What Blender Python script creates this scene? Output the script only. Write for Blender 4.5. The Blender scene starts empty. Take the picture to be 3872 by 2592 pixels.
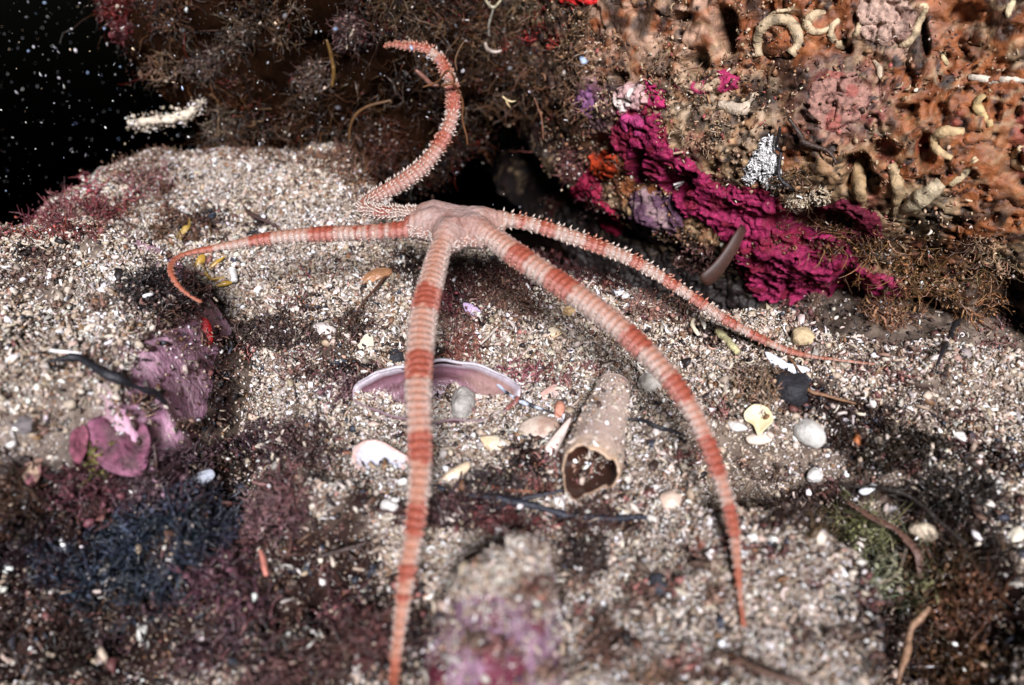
import bpy, math, random
import numpy as np
from mathutils import Vector, Euler
from mathutils.bvhtree import BVHTree
from mathutils.kdtree import KDTree

# ------------------------------------------------------------------ camera, world, sun, exposure (1 unit = 1 cm)
S = bpy.context.scene
C = S.collection
PITCH = math.radians(35.0)
CAM = np.array((0.0, 0.0, 10.0))
cam_d = bpy.data.cameras.new('camera')
cam_d.sensor_width = 36.0
cam_d.lens = 28.04
cam_d.clip_start = 0.1
cam_d.clip_end = 500.0
cam_d.dof.use_dof = True
cam_d.dof.focus_distance = 17.6
cam_d.dof.aperture_fstop = 0.135
cam = bpy.data.objects.new('camera', cam_d)
C.objects.link(cam)
cam.location = CAM
cam.rotation_euler = (math.radians(90) - PITCH, 0, 0)
S.camera = cam

SUN = Vector((0.04, -0.76, 0.64)).normalized()
w = bpy.data.worlds.new('World')
S.world = w
w.use_nodes = True
wn = w.node_tree.nodes
wl = w.node_tree.links
bg = wn['Background']
sky = wn.new('ShaderNodeTexSky')
sky.sky_type = 'NISHITA'
sky.sun_disc = False
sky.sun_elevation = math.asin(SUN.z)
sky.sun_rotation = math.atan2(SUN.x, SUN.y)
wl.new(sky.outputs[0], bg.inputs[0])
bg.inputs[1].default_value = 0.0035
sd = bpy.data.lights.new('sun', 'SUN')
sd.energy = 5.0
sd.angle = math.radians(15)
sd.color = (0.98, 0.955, 1.0)
sun = bpy.data.objects.new('sun', sd)
C.objects.link(sun)
sun.rotation_euler = SUN.to_track_quat('Z', 'Y').to_euler()
S.view_settings.view_transform = 'Standard'
S.view_settings.look = 'None'
S.view_settings.exposure = 0.52
S.view_settings.gamma = 1.0
S.cycles.max_bounces = 4
S.cycles.diffuse_bounces = 1
S.cycles.glossy_bounces = 2
S.cycles.transparent_max_bounces = 6

# ------------------------------------------------------------------ maths
rng = np.random.default_rng(7)
random.seed(7)
K = 2 * 18.0 / 28.04 / 3872.0            # tangent per photo pixel
VS = 3872 / 2342.0
cp, sp = math.cos(PITCH), math.sin(PITCH)
FWD = np.array((0, cp, -sp)); UPV = np.array((0, sp, cp)); RGT = np.array((1.0, 0, 0))

def ray(px, py):
    d = FWD + RGT * ((px - 1936) * K) - UPV * ((py - 1296) * K)
    return d

def proj(P):
    Q = P - CAM
    dep = Q @ FWD
    dep = np.where(dep < 0.2, 0.2, dep)
    return 1936 + (Q @ RGT) / dep / K, 1296 - (Q @ UPV) / dep / K, dep

def atz(px, py, z):
    d = ray(px, py); t = (z - CAM[2]) / d[2]
    return CAM + d * t

def aty(px, py, y):
    d = ray(px, py); t = (y - CAM[1]) / d[1]
    return CAM + d * t

def _h(ix, iy, iz, seed):
    n = (ix * 374761393 + iy * 668265263 + iz * 2147483647 + seed * 1274126177) & 0xffffffff
    n = ((n ^ (n >> 13)) * 1274126177) & 0xffffffff
    n = ((n ^ (n >> 16)) * 2246822519) & 0xffffffff
    return ((n ^ (n >> 15)) & 0xffff) / 32767.5 - 1.0

def vnoise(P, f=1.0, seed=0):
    Q = np.asarray(P, float) * f + 1000.0
    I = np.floor(Q).astype(np.int64); F = Q - I
    F = F * F * F * (F * (F * 6 - 15) + 10)
    r = 0
    for dx in (0, 1):
        wx = F[:, 0] if dx else 1 - F[:, 0]
        for dy in (0, 1):
            wy = F[:, 1] if dy else 1 - F[:, 1]
            for dz in (0, 1):
                wz = F[:, 2] if dz else 1 - F[:, 2]
                r = r + wx * wy * wz * _h(I[:, 0] + dx, I[:, 1] + dy, I[:, 2] + dz, seed)
    return r

def fbm(P, f=1.0, o=3, seed=0, g=0.5):
    r = 0; a = 1.0; t = 0
    for i in range(o):
        r = r + a * vnoise(P, f, seed + i * 17); t += a; a *= g; f *= 2.03
    return r / t

def sst(a, b, x):
    t = np.clip((np.asarray(x, float) - a) / (b - a), 0, 1)
    return t * t * (3 - 2 * t)

def P2(x, y):
    x = np.asarray(x, float); y = np.asarray(y, float)
    return np.stack([x.ravel(), y.ravel(), np.zeros(x.size)], 1)

def poly_sd(px, py, poly):
    """signed distance to polygon, positive inside"""
    poly = np.array(poly, float); n = len(poly)
    d = np.full(px.shape, 1e9); ins = np.zeros(px.shape, bool)
    for i in range(n):
        a = poly[i]; b = poly[(i + 1) % n]
        e = b - a; wx = px - a[0]; wy = py - a[1]
        t = np.clip((wx * e[0] + wy * e[1]) / (e @ e), 0, 1)
        d = np.minimum(d, np.hypot(wx - t * e[0], wy - t * e[1]))
        c = ((a[1] > py) != (b[1] > py)) & (px < (b[0] - a[0]) * (py - a[1]) / (b[1] - a[1] + 1e-12) + a[0])
        ins ^= c
    return np.where(ins, d, -d)

def line_d(x, y, pts):
    """distance to an open polyline, sign > 0 on the left of its direction"""
    pts = np.array(pts, float)
    best = np.full(np.shape(x), 1e9); sg = np.zeros(np.shape(x))
    for i in range(len(pts) - 1):
        a = pts[i]; b = pts[i + 1]; e = b - a
        wx = x - a[0]; wy = y - a[1]
        t = np.clip((wx * e[0] + wy * e[1]) / (e @ e), 0, 1)
        dd = np.hypot(wx - t * e[0], wy - t * e[1])
        cr = e[0] * wy - e[1] * wx
        m = dd < best
        best = np.where(m, dd, best); sg = np.where(m, np.sign(cr), sg)
    return best * sg

def ell(px, py, cx, cy, rx, ry, soft=0.35):
    r = np.hypot((px - cx) / rx, (py - cy) / ry)
    return 1 - sst(1 - soft, 1 + soft, r)

# ------------------------------------------------------------------ materials
def new_mat(name):
    m = bpy.data.materials.new(name); m.use_nodes = True
    return m, m.node_tree.nodes, m.node_tree.links, m.node_tree.nodes['Principled BSDF']

def mat_attr(name, rough=0.6, spec=0.4, bump=0.0, bscale=20.0, var=0.25, vscale=6.0, sss=0.0, trans=0.0, coat=0.0, tint=(1, 1, 1)):
    """base colour from the mesh's own pigment attribute, broken up by noise"""
    m, n, l, b = new_mat(name)
    a = n.new('ShaderNodeAttribute'); a.attribute_name = 'Col'
    tc = n.new('ShaderNodeTexCoord')
    t = n.new('ShaderNodeTexNoise'); t.inputs['Scale'].default_value = vscale; t.inputs['Detail'].default_value = 6
    l.new(tc.outputs['Object'], t.inputs['Vector'])
    mr = n.new('ShaderNodeMapRange')
    mr.inputs[1].default_value = 0.3; mr.inputs[2].default_value = 0.7
    mr.inputs[3].default_value = 1 - var; mr.inputs[4].default_value = 1 + var
    l.new(t.outputs[0], mr.inputs[0])
    mx = n.new('ShaderNodeMix'); mx.data_type = 'RGBA'; mx.blend_type = 'MULTIPLY'; mx.inputs[0].default_value = 1.0
    l.new(a.outputs['Color'], mx.inputs[6]); l.new(mr.outputs[0], mx.inputs[7])
    l.new(mx.outputs[2], b.inputs['Base Color'])
    b.inputs['Roughness'].default_value = rough
    b.inputs['Specular IOR Level'].default_value = spec
    if sss:
        b.inputs['Subsurface Weight'].default_value = sss
        b.inputs['Subsurface Radius'].default_value = (0.12, 0.05, 0.03)
        b.inputs['Subsurface Scale'].default_value = 1.0
    if trans:
        b.inputs['Transmission Weight'].default_value = trans
    if coat:
        b.inputs['Coat Weight'].default_value = coat; b.inputs['Coat Roughness'].default_value = 0.15
    if bump:
        t2 = n.new('ShaderNodeTexNoise'); t2.inputs['Scale'].default_value = bscale; t2.inputs['Detail'].default_value = 5
        l.new(tc.outputs['Object'], t2.inputs['Vector'])
        bp = n.new('ShaderNodeBump'); bp.inputs['Strength'].default_value = bump; bp.inputs['Distance'].default_value = 0.05
        l.new(t2.outputs[0], bp.inputs['Height']); l.new(bp.outputs[0], b.inputs['Normal'])
    return m

M_GRAIN = mat_attr('sand_grain', 0.55, 0.45, 0, var=0.25, vscale=14)
M_FLOOR = mat_attr('silt', 1.0, 0.0, 0.6, 18, 0.45, 5)
M_ROCK = mat_attr('encrusted_rock', 0.62, 0.45, 0.9, 9, 0.35, 5)
M_CRUST = mat_attr('living_crust', 0.7, 0.3, 1.0, 16, 0.5, 9)
M_STAR = mat_attr('star_skin', 0.5, 0.4, 0.35, 40, 0.14, 14, sss=0.15)
def add_scales(m):
    n = m.node_tree.nodes; l = m.node_tree.links; b = n['Principled BSDF']
    old = b.inputs['Normal'].links[0].from_node
    tc = n.new('ShaderNodeTexCoord'); v_ = n.new('ShaderNodeTexVoronoi'); v_.inputs['Scale'].default_value = 13
    l.new(tc.outputs['Object'], v_.inputs['Vector'])
    bp = n.new('ShaderNodeBump'); bp.inputs['Strength'].default_value = .55; bp.inputs['Distance'].default_value = .03; bp.invert = True
    l.new(v_.outputs['Distance'], bp.inputs['Height']); l.new(old.outputs[0], bp.inputs['Normal']); l.new(bp.outputs[0], b.inputs['Normal'])
add_scales(M_STAR)
M_SPINE = mat_attr('star_spine', 0.45, 0.4, 0, var=0.1, vscale=10)
M_ALGA = mat_attr('alga_filament', 0.35, 0.6, 0, var=0.3, vscale=8)
M_SHELL = mat_attr('shell', 0.32, 0.5, 0.35, 16, 0.16, 9)
M_STONE = mat_attr('stone', 0.7, 0.4, 0.8, 14, 0.3, 10)
M_TWIG = mat_attr('dead_seagrass', 0.45, 0.5, 0.6, 22, 0.4, 12)
M_TUBE = mat_attr('worm_tube', 0.65, 0.4, 0.7, 18, 0.3, 6)
M_MATTE = mat_attr('matte_lime', 0.95, 0.1, 0.3, 20, 0.2, 8)
M_SNOW = mat_attr('suspended_speck', 0.4, 0.5, 0, var=0.2)
M_BLADE = mat_attr('translucent_blade', 0.55, 0.2, 0.1, 12, 0.2, 5, trans=0.75)
M_RED = mat_attr('glossy_red', 0.5, 0.4, 0.8, 14, 0.5, 10)

# ------------------------------------------------------------------ mesh helpers
def tag(o, label=None, cat=None, group=None, kind=None):
    if label: o['label'] = label
    if cat: o['category'] = cat
    if group: o['group'] = group
    if kind: o['kind'] = kind
    return o

def mesh_obj(name, V, F, mat, col=None, smooth=True, parent=None):
    """F: int array (n,3) or (n,4), or a list of such arrays"""
    if not isinstance(F, list): F = [F]
    F = [np.asarray(f, np.int32) for f in F if len(f)]
    me = bpy.data.meshes.new(name)
    V = np.asarray(V, np.float32)
    me.vertices.add(len(V)); me.vertices.foreach_set('co', V.ravel())
    tot = sum(f.size for f in F); npl = sum(len(f) for f in F)
    me.loops.add(tot); me.loops.foreach_set('vertex_index', np.concatenate([f.ravel() for f in F]))
    me.polygons.add(npl)
    cnt = np.concatenate([np.full(len(f), f.shape[1], np.int32) for f in F])
    st = np.concatenate([[0], np.cumsum(cnt)[:-1]]).astype(np.int32)
    me.polygons.foreach_set('loop_start', st)
    me.polygons.foreach_set('loop_total', cnt)
    me.update(calc_edges=True)
    me.validate(verbose=False)
    if smooth: me.polygons.foreach_set('use_smooth', np.ones(len(me.polygons), bool))
    if col is None: col = np.tile((0.5, 0.5, 0.5), (len(V), 1))
    col = np.asarray(col, np.float32)
    if col.ndim == 1: col = np.tile(col, (len(V), 1))
    a = me.color_attributes.new('Col', 'FLOAT_COLOR', 'POINT')
    a.data.foreach_set('color', np.concatenate([np.clip(col, 0, 1), np.ones((len(V), 1), np.float32)], 1).astype(np.float32).ravel())
    me.materials.append(mat)
    o = bpy.data.objects.new(name, me); C.objects.link(o)
    if parent: o.parent = parent
    return o

def grid_faces(nu, nv, keep=None):
    i = np.arange(nu - 1)[:, None] * nv + np.arange(nv - 1)[None, :]
    f = np.stack([i, i + nv, i + nv + 1, i + 1], -1).reshape(-1, 4)
    if keep is not None:
        k = keep.ravel()
        f = f[k[f].all(1)]
    return f

def compact(V, F, col=None):
    used = np.unique(F); mp = np.full(len(V), -1); mp[used] = np.arange(len(used))
    return V[used], mp[F], (None if col is None else col[used])

def rand_rot(n, flat=0.0):
    q = rng.normal(size=(n, 4))
    q[:, 1:3] *= (1 - flat)
    q /= np.linalg.norm(q, axis=1)[:, None]
    a, b, c, d = q.T
    return np.stack([np.stack([1 - 2 * (c * c + d * d), 2 * (b * c - d * a), 2 * (b * d + c * a)], 1),
                     np.stack([2 * (b * c + d * a), 1 - 2 * (b * b + d * d), 2 * (c * d - b * a)], 1),
                     np.stack([2 * (b * d - c * a), 2 * (c * d + b * a), 1 - 2 * (b * b + c * c)], 1)], 1)

def _ico():
    p = (1 + 5 ** .5) / 2
    v = np.array([(-1, p, 0), (1, p, 0), (-1, -p, 0), (1, -p, 0), (0, -1, p), (0, 1, p), (0, -1, -p), (0, 1, -p), (p, 0, -1), (p, 0, 1), (-p, 0, -1), (-p, 0, 1)], float)
    v /= np.linalg.norm(v[0])
    f = np.array([(0, 11, 5), (0, 5, 1), (0, 1, 7), (0, 7, 10), (0, 10, 11), (1, 5, 9), (5, 11, 4), (11, 10, 2), (10, 7, 6), (7, 1, 8), (3, 9, 4), (3, 4, 2), (3, 2, 6), (3, 6, 8), (3, 8, 9), (4, 9, 5), (2, 4, 11), (6, 2, 10), (8, 6, 7), (9, 8, 1)])
    return v, f
ICO = _ico()

def ico_sub(n):
    v, f = ICO; v = list(map(tuple, v)); f = f.tolist()
    for _ in range(n):
        c = {}; nf = []
        def mid(a, b):
            k = (min(a, b), max(a, b))
            if k not in c:
                m = np.array(v[a]) + np.array(v[b]); v.append(tuple(m / np.linalg.norm(m))); c[k] = len(v) - 1
            return c[k]
        for a, b, d in f:
            x, y, z = mid(a, b), mid(b, d), mid(d, a)
            nf += [(a, x, z), (b, y, x), (d, z, y), (x, y, z)]
        f = nf
    return np.array(v), np.array(f)

def rod_template(bend=0.15, n=5, k=3, hollow=False):
    V = []; F = []
    for j in range(k):
        s = j / (k - 1) * 2 - 1
        for i in range(n):
            a = 2 * math.pi * i / n
            r = 0.3 * (1 - 0.15 * abs(s))
            V.append((s, r * math.cos(a) + bend * s * s, r * math.sin(a)))
    for j in range(k - 1):
        for i in range(n):
            a = j * n + i; b = j * n + (i + 1) % n
            F += [(a, b, b + n), (a, b + n, a + n)]
    V += [(-1.02, bend, 0), (1.02, bend, 0)]
    for i in range(n):
        F += [(len(V) - 2, (i + 1) % n, i), (len(V) - 1, (k - 1) * n + i, (k - 1) * n + (i + 1) % n)]
    return np.array(V), np.array(F)

def flake_template():
    n = 7; V = []; F = []
    for lay in (0, 1):
        for i in range(n):
            a = 2 * math.pi * i / n; r = 1 + 0.3 * math.sin(i * 2.4)
            V.append((r * math.cos(a), 0.75 * r * math.sin(a), 0.16 * lay - 0.3 * r * r * 0.5))
        V.append((0, 0, 0.16 * lay + 0.1))
    for i in range(n):
        j = (i + 1) % n
        F += [(i, n, j), (n + 1 + i, n + 1 + j, 2 * n + 1), (i, j, n + 1 + j), (i, n + 1 + j, n + 1 + i)]
    return np.array(V), np.array(F)

def templates():
    T = []
    for s in range(5):
        v = ICO[0] * (1 + 0.28 * rng.normal(size=(12, 1))) * np.array((1, 0.75, 0.6)); T.append((v, ICO[1]))
    T.append(rod_template(0.12)); T.append(rod_template(0.5, 5, 5)); T.append(rod_template(0.0, 6, 2))
    T.append(flake_template())
    v = np.array([(-1, -.6, -.15), (1, -.5, -.15), (.1, .8, -.15), (-.9, -.5, .2), (.9, -.4, .15), (.1, .7, .2)], float)
    T.append((v, np.array([(0, 2, 1), (3, 4, 5), (0, 1, 4), (0, 4, 3), (1, 2, 5), (1, 5, 4), (2, 0, 3), (2, 3, 5)])))
    # torn ring
    V = []; F = []
    for i in range(7):
        a = 5.2 * i / 6
        for (dr, dz) in ((.25, 0), (0, .3), (-.25, 0), (0, -.3)):
            V.append(((.75 + dr) * math.cos(a), (.75 + dr) * math.sin(a), dz))
    for i in range(6):
        for k in range(4):
            a = i * 4 + k; b = i * 4 + (k + 1) % 4
            F += [(a, b, b + 4), (a, b + 4, a + 4)]
    T.append((np.array(V), np.array(F)))
    return T
TPL = templates()
TP_W = np.array([.09, .09, .09, .08, .08, .16, .12, .10, .09, .07, .03])

def scatter(name, P, size, cols, weights=TP_W, flat=0.0, mat=None, kind='stuff'):
    n = len(P)
    t = rng.choice(len(TPL), n, p=weights / weights.sum())
    R = rand_rot(n, flat)
    Vs = []; Fs = []; Cs = []; off = 0
    for k in range(len(TPL)):
        idx = np.where(t == k)[0]
        if not len(idx): continue
        tv, tf = TPL[k]
        an = rng.uniform(0.75, 1.3, size=(len(idx), 1, 3))
        v = tv[None] * an * size[idx][:, None, None]
        v = np.einsum('nij,nvj->nvi', R[idx], v) + P[idx][:, None]
        Vs.append(v.reshape(-1, 3))
        Fs.append((tf[None] + (np.arange(len(idx)) * len(tv))[:, None, None] + off).reshape(-1, 3))
        Cs.append(np.repeat(cols[idx], len(tv), 0))
        off += len(idx) * len(tv)
    o = mesh_obj(name, np.concatenate(Vs), np.concatenate(Fs), mat or M_GRAIN, np.concatenate(Cs), smooth=False)
    return o

def pick(pal, n, jit=0.12):
    pal = np.array(pal, float); wts = pal[:, 3] / pal[:, 3].sum()
    c = pal[rng.choice(len(pal), n, p=wts), :3]
    return c * (1 + jit * rng.normal(size=(n, 1))) * (1 + 0.03 * rng.normal(size=(n, 3)))

def filaments(roots, dirs, length, rad, cols, seg=7, curl=0.5, sag=0.0, branch=0):
    """many thin tapering threads as arrays"""
    roots = np.asarray(roots, float); n = len(roots)
    d = dirs / (np.linalg.norm(dirs, axis=1)[:, None] + 1e-9)
    length = np.broadcast_to(length, (n,)).astype(float); rad = np.broadcast_to(rad, (n,)).astype(float)
    pts = [roots]; p = roots.copy(); ds = [d]
    turn = rng.normal(size=(n, 3)) * curl
    for i in range(seg):
        d = d + turn / seg * 2 + rng.normal(size=(n, 3)) * curl * 0.35
        d[:, 2] -= sag
        d /= np.linalg.norm(d, axis=1)[:, None]
        p = p + d * (length / seg)[:, None]
        pts.append(p); ds.append(d)
    Pn = np.stack(pts, 1); Dn = np.stack(ds, 1)
    r0 = rng.normal(size=(n, 1, 3)); u = np.cross(Dn, r0); u /= np.linalg.norm(u, axis=2)[..., None] + 1e-9
    v = np.cross(Dn, u)
    s = np.linspace(1, 0.25, seg + 1)[None, :, None] * rad[:, None, None]
    ring = np.stack([Pn + s * (math.cos(a) * u + math.sin(a) * v) for a in (0, 2.094, 4.189)], 2)
    V = ring.reshape(-1, 3)
    base = (np.arange(n) * (seg + 1) * 3)[:, None, None] + (np.arange(seg) * 3)[None, :, None]
    F = []
    for k in range(3):
        a = base + k; b = base + (k + 1) % 3
        F.append(np.concatenate([a, b, b + 3, a + 3], 2).reshape(-1, 4))
    F = np.concatenate(F)
    Cc = np.repeat(cols, (seg + 1) * 3, 0)
    if branch:
        pi = rng.integers(0, n, branch); si = rng.integers(1, seg, branch)
        bd = Dn[pi, si] + rng.normal(size=(branch, 3)) * 0.8
        V2, F2, C2 = filaments(Pn[pi, si], bd, length[pi] * rng.uniform(.25, .6, branch), rad[pi] * .7, cols[pi], max(3, seg - 3), curl, sag)
        F = np.concatenate([F, F2 + len(V)]); V = np.concatenate([V, V2]); Cc = np.concatenate([Cc, C2])
    return V, F, Cc

def tube_arrays(pts, rads, n=10, close=True, rough=0.0, seed=0, flat=1.0, upv=(0, 0, 1)):
    pts = np.asarray(pts, float); k = len(pts); rads = np.broadcast_to(rads, (k,))
    T = np.gradient(pts, axis=0); T /= np.linalg.norm(T, axis=1)[:, None] + 1e-9
    u = np.cross(T, np.asarray(upv, float)); u /= np.linalg.norm(u, axis=1)[:, None] + 1e-6
    for i in range(1, k):
        if u[i] @ u[i - 1] < 0: u[i] = -u[i]
    v = np.cross(u, T)
    a = np.arange(n) * 2 * math.pi / n
    V = pts[:, None] + rads[:, None, None] * (np.cos(a)[None, :, None] * u[:, None] + flat * np.sin(a)[None, :, None] * v[:, None])
    V = V.reshape(-1, 3)
    if rough:
        dn = V - np.repeat(pts, n, 0)
        V = V + dn * (rough * vnoise(V, 3.0 / max(0.05, rads.mean() * 4), seed))[:, None]
    i = np.arange(k - 1)[:, None] * n; j = np.arange(n)[None]
    F = np.stack([i + j, i + (j + 1) % n, i + n + (j + 1) % n, i + n + j], -1).reshape(-1, 4)
    Fs = [F]
    if close:
        V = np.concatenate([V, pts[:1], pts[-1:]])
        j = np.arange(n)
        Fs.append(np.stack([np.full(n, k * n), (j + 1) % n, j], 1))
        Fs.append(np.stack([np.full(n, k * n + 1), (k - 1) * n + j, (k - 1) * n + (j + 1) % n], 1))
    return V, Fs

def catmull(P, step=0.06):
    P = np.asarray(P, float)
    Q = np.concatenate([[2 * P[0] - P[1]], P, [2 * P[-1] - P[-2]]])
    out = []
    for i in range(1, len(Q) - 2):
        L = np.linalg.norm(Q[i + 1, :3] - Q[i, :3]); m = max(2, int(L / step))
        t = np.linspace(0, 1, m, endpoint=False)[:, None]
        out.append(0.5 * (2 * Q[i] + (Q[i + 1] - Q[i - 1]) * t + (2 * Q[i - 1] - 5 * Q[i] + 4 * Q[i + 1] - Q[i + 2]) * t ** 2 + (3 * Q[i] - Q[i - 1] - 3 * Q[i + 1] + Q[i + 2]) * t ** 3))
    out.append(Q[-2][None])
    return np.concatenate(out)

# ------------------------------------------------------------------ the lie of the sea floor
def W(px, py, z=0.0):
    p = atz(px, py, z); return (p[0], p[1])
CREV = [W(1290, 560), W(1380, 720), W(1640, 900), W(2000, 1010), W(2330, 1090), W(2660, 1160), W(2900, 1215), W(3120, 1300), W(3350, 1345), W(3700, 1345), W(4300, 1330)]
CREV = [(CREV[0][0], 60.0)] + CREV
RIM = [(-40, 17.0), (-17, 17.2), (-13.6, 18.3), (-12.9, 19.8), (-12.3, 22.8), (-11.6, 24.8), (-9.0, 25.0), (-5.5, 24.8), (3, 26), (40, 26)]
def rim_d(x, y):
    return np.abs(line_d(x, y, RIM)) * np.where(y > np.interp(x, [q[0] for q in RIM], [q[1] for q in RIM]), 1, -1)
TRENCH = [W(2850, 1985), W(3000, 2010), W(3180, 2110), W(3300, 2220), W(3330, 2400), W(3290, 2700)]
LFOOT = [(-4.6, 4.0), (-5.0, 8.5), (-5.3, 10.2), (-5.6, 12.0), (-5.8, 14.0), (-6.3, 15.5), (-8.2, 17.2)]

def h_floor(x, y):
    x = np.asarray(x, float); y = np.asarray(y, float); sh = x.shape
    p = P2(x, y)
    h = 0.32 * fbm(p, .22, 2, 3).reshape(sh) + 0.26 * fbm(p, .8, 3, 11).reshape(sh)
    wob = 0.35 * fbm(p, .9, 2, 21).reshape(sh)
    c = line_d(x, y, CREV) + wob                      # > 0 : beyond the sand's edge, in the crevice
    c = np.where(y > 26, c + 0, c)
    deep = np.where(x > 7.0, 0.6, 3.2)
    deep = 3.2 - 2.6 * sst(5.5, 9.5, x)
    h = h - deep * sst(-0.15, 1.0, c) + 0.35 * np.exp(-((c + 0.8) / 0.7) ** 2)
    r = rim_d(x, y) + wob
    h = h - 14 * sst(0.3, 5.0, r) * (x < 30) + 0.4 * np.exp(-((r + 1.2) / 1.2) ** 2)
    t = line_d(x, y, TRENCH)
    h = h - 1.9 * sst(0.0, 0.35, t) * (1 - sst(1.4, 2.6, t)) * sst(3, 4, x)
    # right hand hump of bright sand
    cx, cy = W(3500, 1500); h = h + 0.6 * np.exp(-(((x - cx) / 3.5) ** 2 + ((y - cy) / 1.3) ** 2))
    # the ground falls towards the lower left corner
    q = sst(0, 4.5, (9.6 - y) + 0.0 * x) * sst(-1.0, -4.5, x)
    h = h - 1.7 * q
    lf = line_d(x, y, LFOOT)
    h = h - .75 * np.exp(-((lf + .35) / .55) ** 2) * sst(8.5, 10, y) * (1 - sst(15, 17, y))
    h = h + (.8 * fbm(p, 1.15, 2, 23).reshape(sh) - .1) * sst(10.8, 9.2, y) * sst(-1.2, -3.0, x)
    # hollow that holds the mussel shell
    cx, cy = W(1620, 1560); h = h - 0.28 * np.exp(-(((x - cx) / 1.7) ** 2 + ((y - cy) / .8) ** 2))
    return h

def h_left(x, y):
    x = np.asarray(x, float); y = np.asarray(y, float); sh = x.shape
    p = P2(x, y)
    wob = 0.35 * fbm(p, .6, 3, 31).reshape(sh)
    d = line_d(x, y, LFOOT) + wob                     # > 0 : inside the rock (left of the foot line)
    back = 17.6 - y + wob * 1.5; front = y - (8.6 + 0.05 * (x + 10)) + wob * 1.6
    top = 1.95 + 0.45 * fbm(p, .35, 3, 41).reshape(sh) + .15 * fbm(p, 1.5, 2, 43).reshape(sh)
    e = np.minimum(np.minimum(d * 1.0, back * .8), front * .9)
    s = np.clip(e / 1.5, -1, 1)
    z = -2.2 + (top + 2.2) * np.where(s > 0, 1 - (1 - s) ** 2.2, s * 0.8)
    z = np.where(s <= 0, -2.2 + 3 * s, z)
    return z

CRK = W(1900, 2330, .6)
def h_mid(x, y):
    x = np.asarray(x, float); y = np.asarray(y, float); sh = x.shape
    p = P2(x, y); n = fbm(p, .9, 3, 51).reshape(sh)
    dx = (x - (CRK[0] + 0.05)) ; dy = (y - (CRK[1] - .1))
    rx = np.where(dx > 0, 1.0, 1.45)
    r = np.hypot(dx / rx, dy / 1.75) + 0.16 * n
    prof = np.where(dx > 0, 1 - np.clip(r, 0, 3) ** 3.2, 1 - np.clip(r, 0, 3) ** 2)
    return -0.7 + 2.35 * prof + 0.3 * n + 0.25 * np.exp(-((dx - .7) / .35) ** 2 - ((dy - .9) / .5) ** 2)

def h_all(x, y):
    return np.maximum(np.maximum(h_floor(x, y), h_left(x, y)), h_mid(x, y))

def hf_mesh(fn, x0, x1, y0, y1, st, mic, seed, clip=None):
    nx = int((x1 - x0) / st) + 1; ny = int((y1 - y0) / st) + 1
    X, Y = np.meshgrid(np.linspace(x0, x1, nx), np.linspace(y0, y1, ny), indexing='ij')
    Z = fn(X, Y)
    V = np.stack([X.ravel(), Y.ravel(), Z.ravel()], 1)
    V[:, 2] += mic * fbm(V, 2.6, 3, seed)
    keep = None
    if clip is not None: keep = (V[:, 2] > clip)
    F = grid_faces(nx, ny, keep)
    return V, F

# colour zones on the ground (pale sand, pink coralline, dark silt and algae with shade painted in)
DARK = [(600, 1100, 150, 60), (980, 1275, 190, 60), (1140, 1180, 90, 40), (1830, 1080, 260, 75), (1760, 1170, 80, 90), (1610, 1000, 130, 60), (1600, 1330, 110, 60),  # the patch below the disc also holds its painted shadow
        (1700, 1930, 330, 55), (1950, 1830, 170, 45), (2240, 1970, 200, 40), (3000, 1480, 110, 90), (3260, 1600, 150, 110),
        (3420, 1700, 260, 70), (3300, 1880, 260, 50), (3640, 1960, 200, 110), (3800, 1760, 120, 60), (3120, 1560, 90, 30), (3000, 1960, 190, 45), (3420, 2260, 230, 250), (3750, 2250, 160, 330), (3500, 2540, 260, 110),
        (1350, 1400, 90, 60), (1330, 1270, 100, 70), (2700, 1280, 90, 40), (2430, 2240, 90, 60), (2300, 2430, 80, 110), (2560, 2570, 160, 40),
        (1250, 2150, 210, 240), (1350, 1920, 90, 70), (1520, 2400, 150, 240), (300, 2250, 850, 520), (60, 1900, 300, 200), (1150, 2400, 420, 330), (1000, 1960, 150, 120), (700, 1830, 260, 90), (120, 960, 130, 30), (760, 850, 120, 60), (980, 860, 90, 30),  # lower left ellipses also darken the colour for light falloff
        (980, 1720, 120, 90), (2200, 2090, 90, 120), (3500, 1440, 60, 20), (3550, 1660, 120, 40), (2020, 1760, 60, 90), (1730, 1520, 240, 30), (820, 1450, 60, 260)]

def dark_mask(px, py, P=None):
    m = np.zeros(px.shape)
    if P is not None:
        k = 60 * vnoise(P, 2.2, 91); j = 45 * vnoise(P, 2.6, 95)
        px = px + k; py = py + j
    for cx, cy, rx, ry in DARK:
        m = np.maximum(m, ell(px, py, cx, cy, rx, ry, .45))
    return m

def floor_col(V):
    px, py, _ = proj(V)
    dk = dark_mask(px, py, V)[:, None]
    n = (0.5 + 0.5 * fbm(V, 1.7, 3, 77))[:, None]
    sand = np.array((.07, .05, .038)) * (1 - n) + np.array((.22, .17, .135)) * n
    dark = np.array((.008, .005, .005)) * (1 - n) + np.array((.032, .018, .015)) * n  # dark silt tone, deepened to hold the lower left shade
    cv = sst(-.1, .6, line_d(V[:, 0], V[:, 1], CREV))[:, None] * (1 - sst(6.5, 9, V[:, 0]))[:, None]  # crevice floor painted near black for its shade
    rv = sst(.5, 1.8, rim_d(V[:, 0], V[:, 1]))[:, None]  # floor past the rim painted near black, as if unlit
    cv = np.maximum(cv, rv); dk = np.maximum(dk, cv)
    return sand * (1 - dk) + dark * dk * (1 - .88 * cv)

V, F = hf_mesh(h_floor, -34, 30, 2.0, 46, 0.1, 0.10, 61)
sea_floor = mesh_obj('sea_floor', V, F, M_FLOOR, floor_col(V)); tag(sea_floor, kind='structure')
FLOOR_VF = (V, F)

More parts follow.
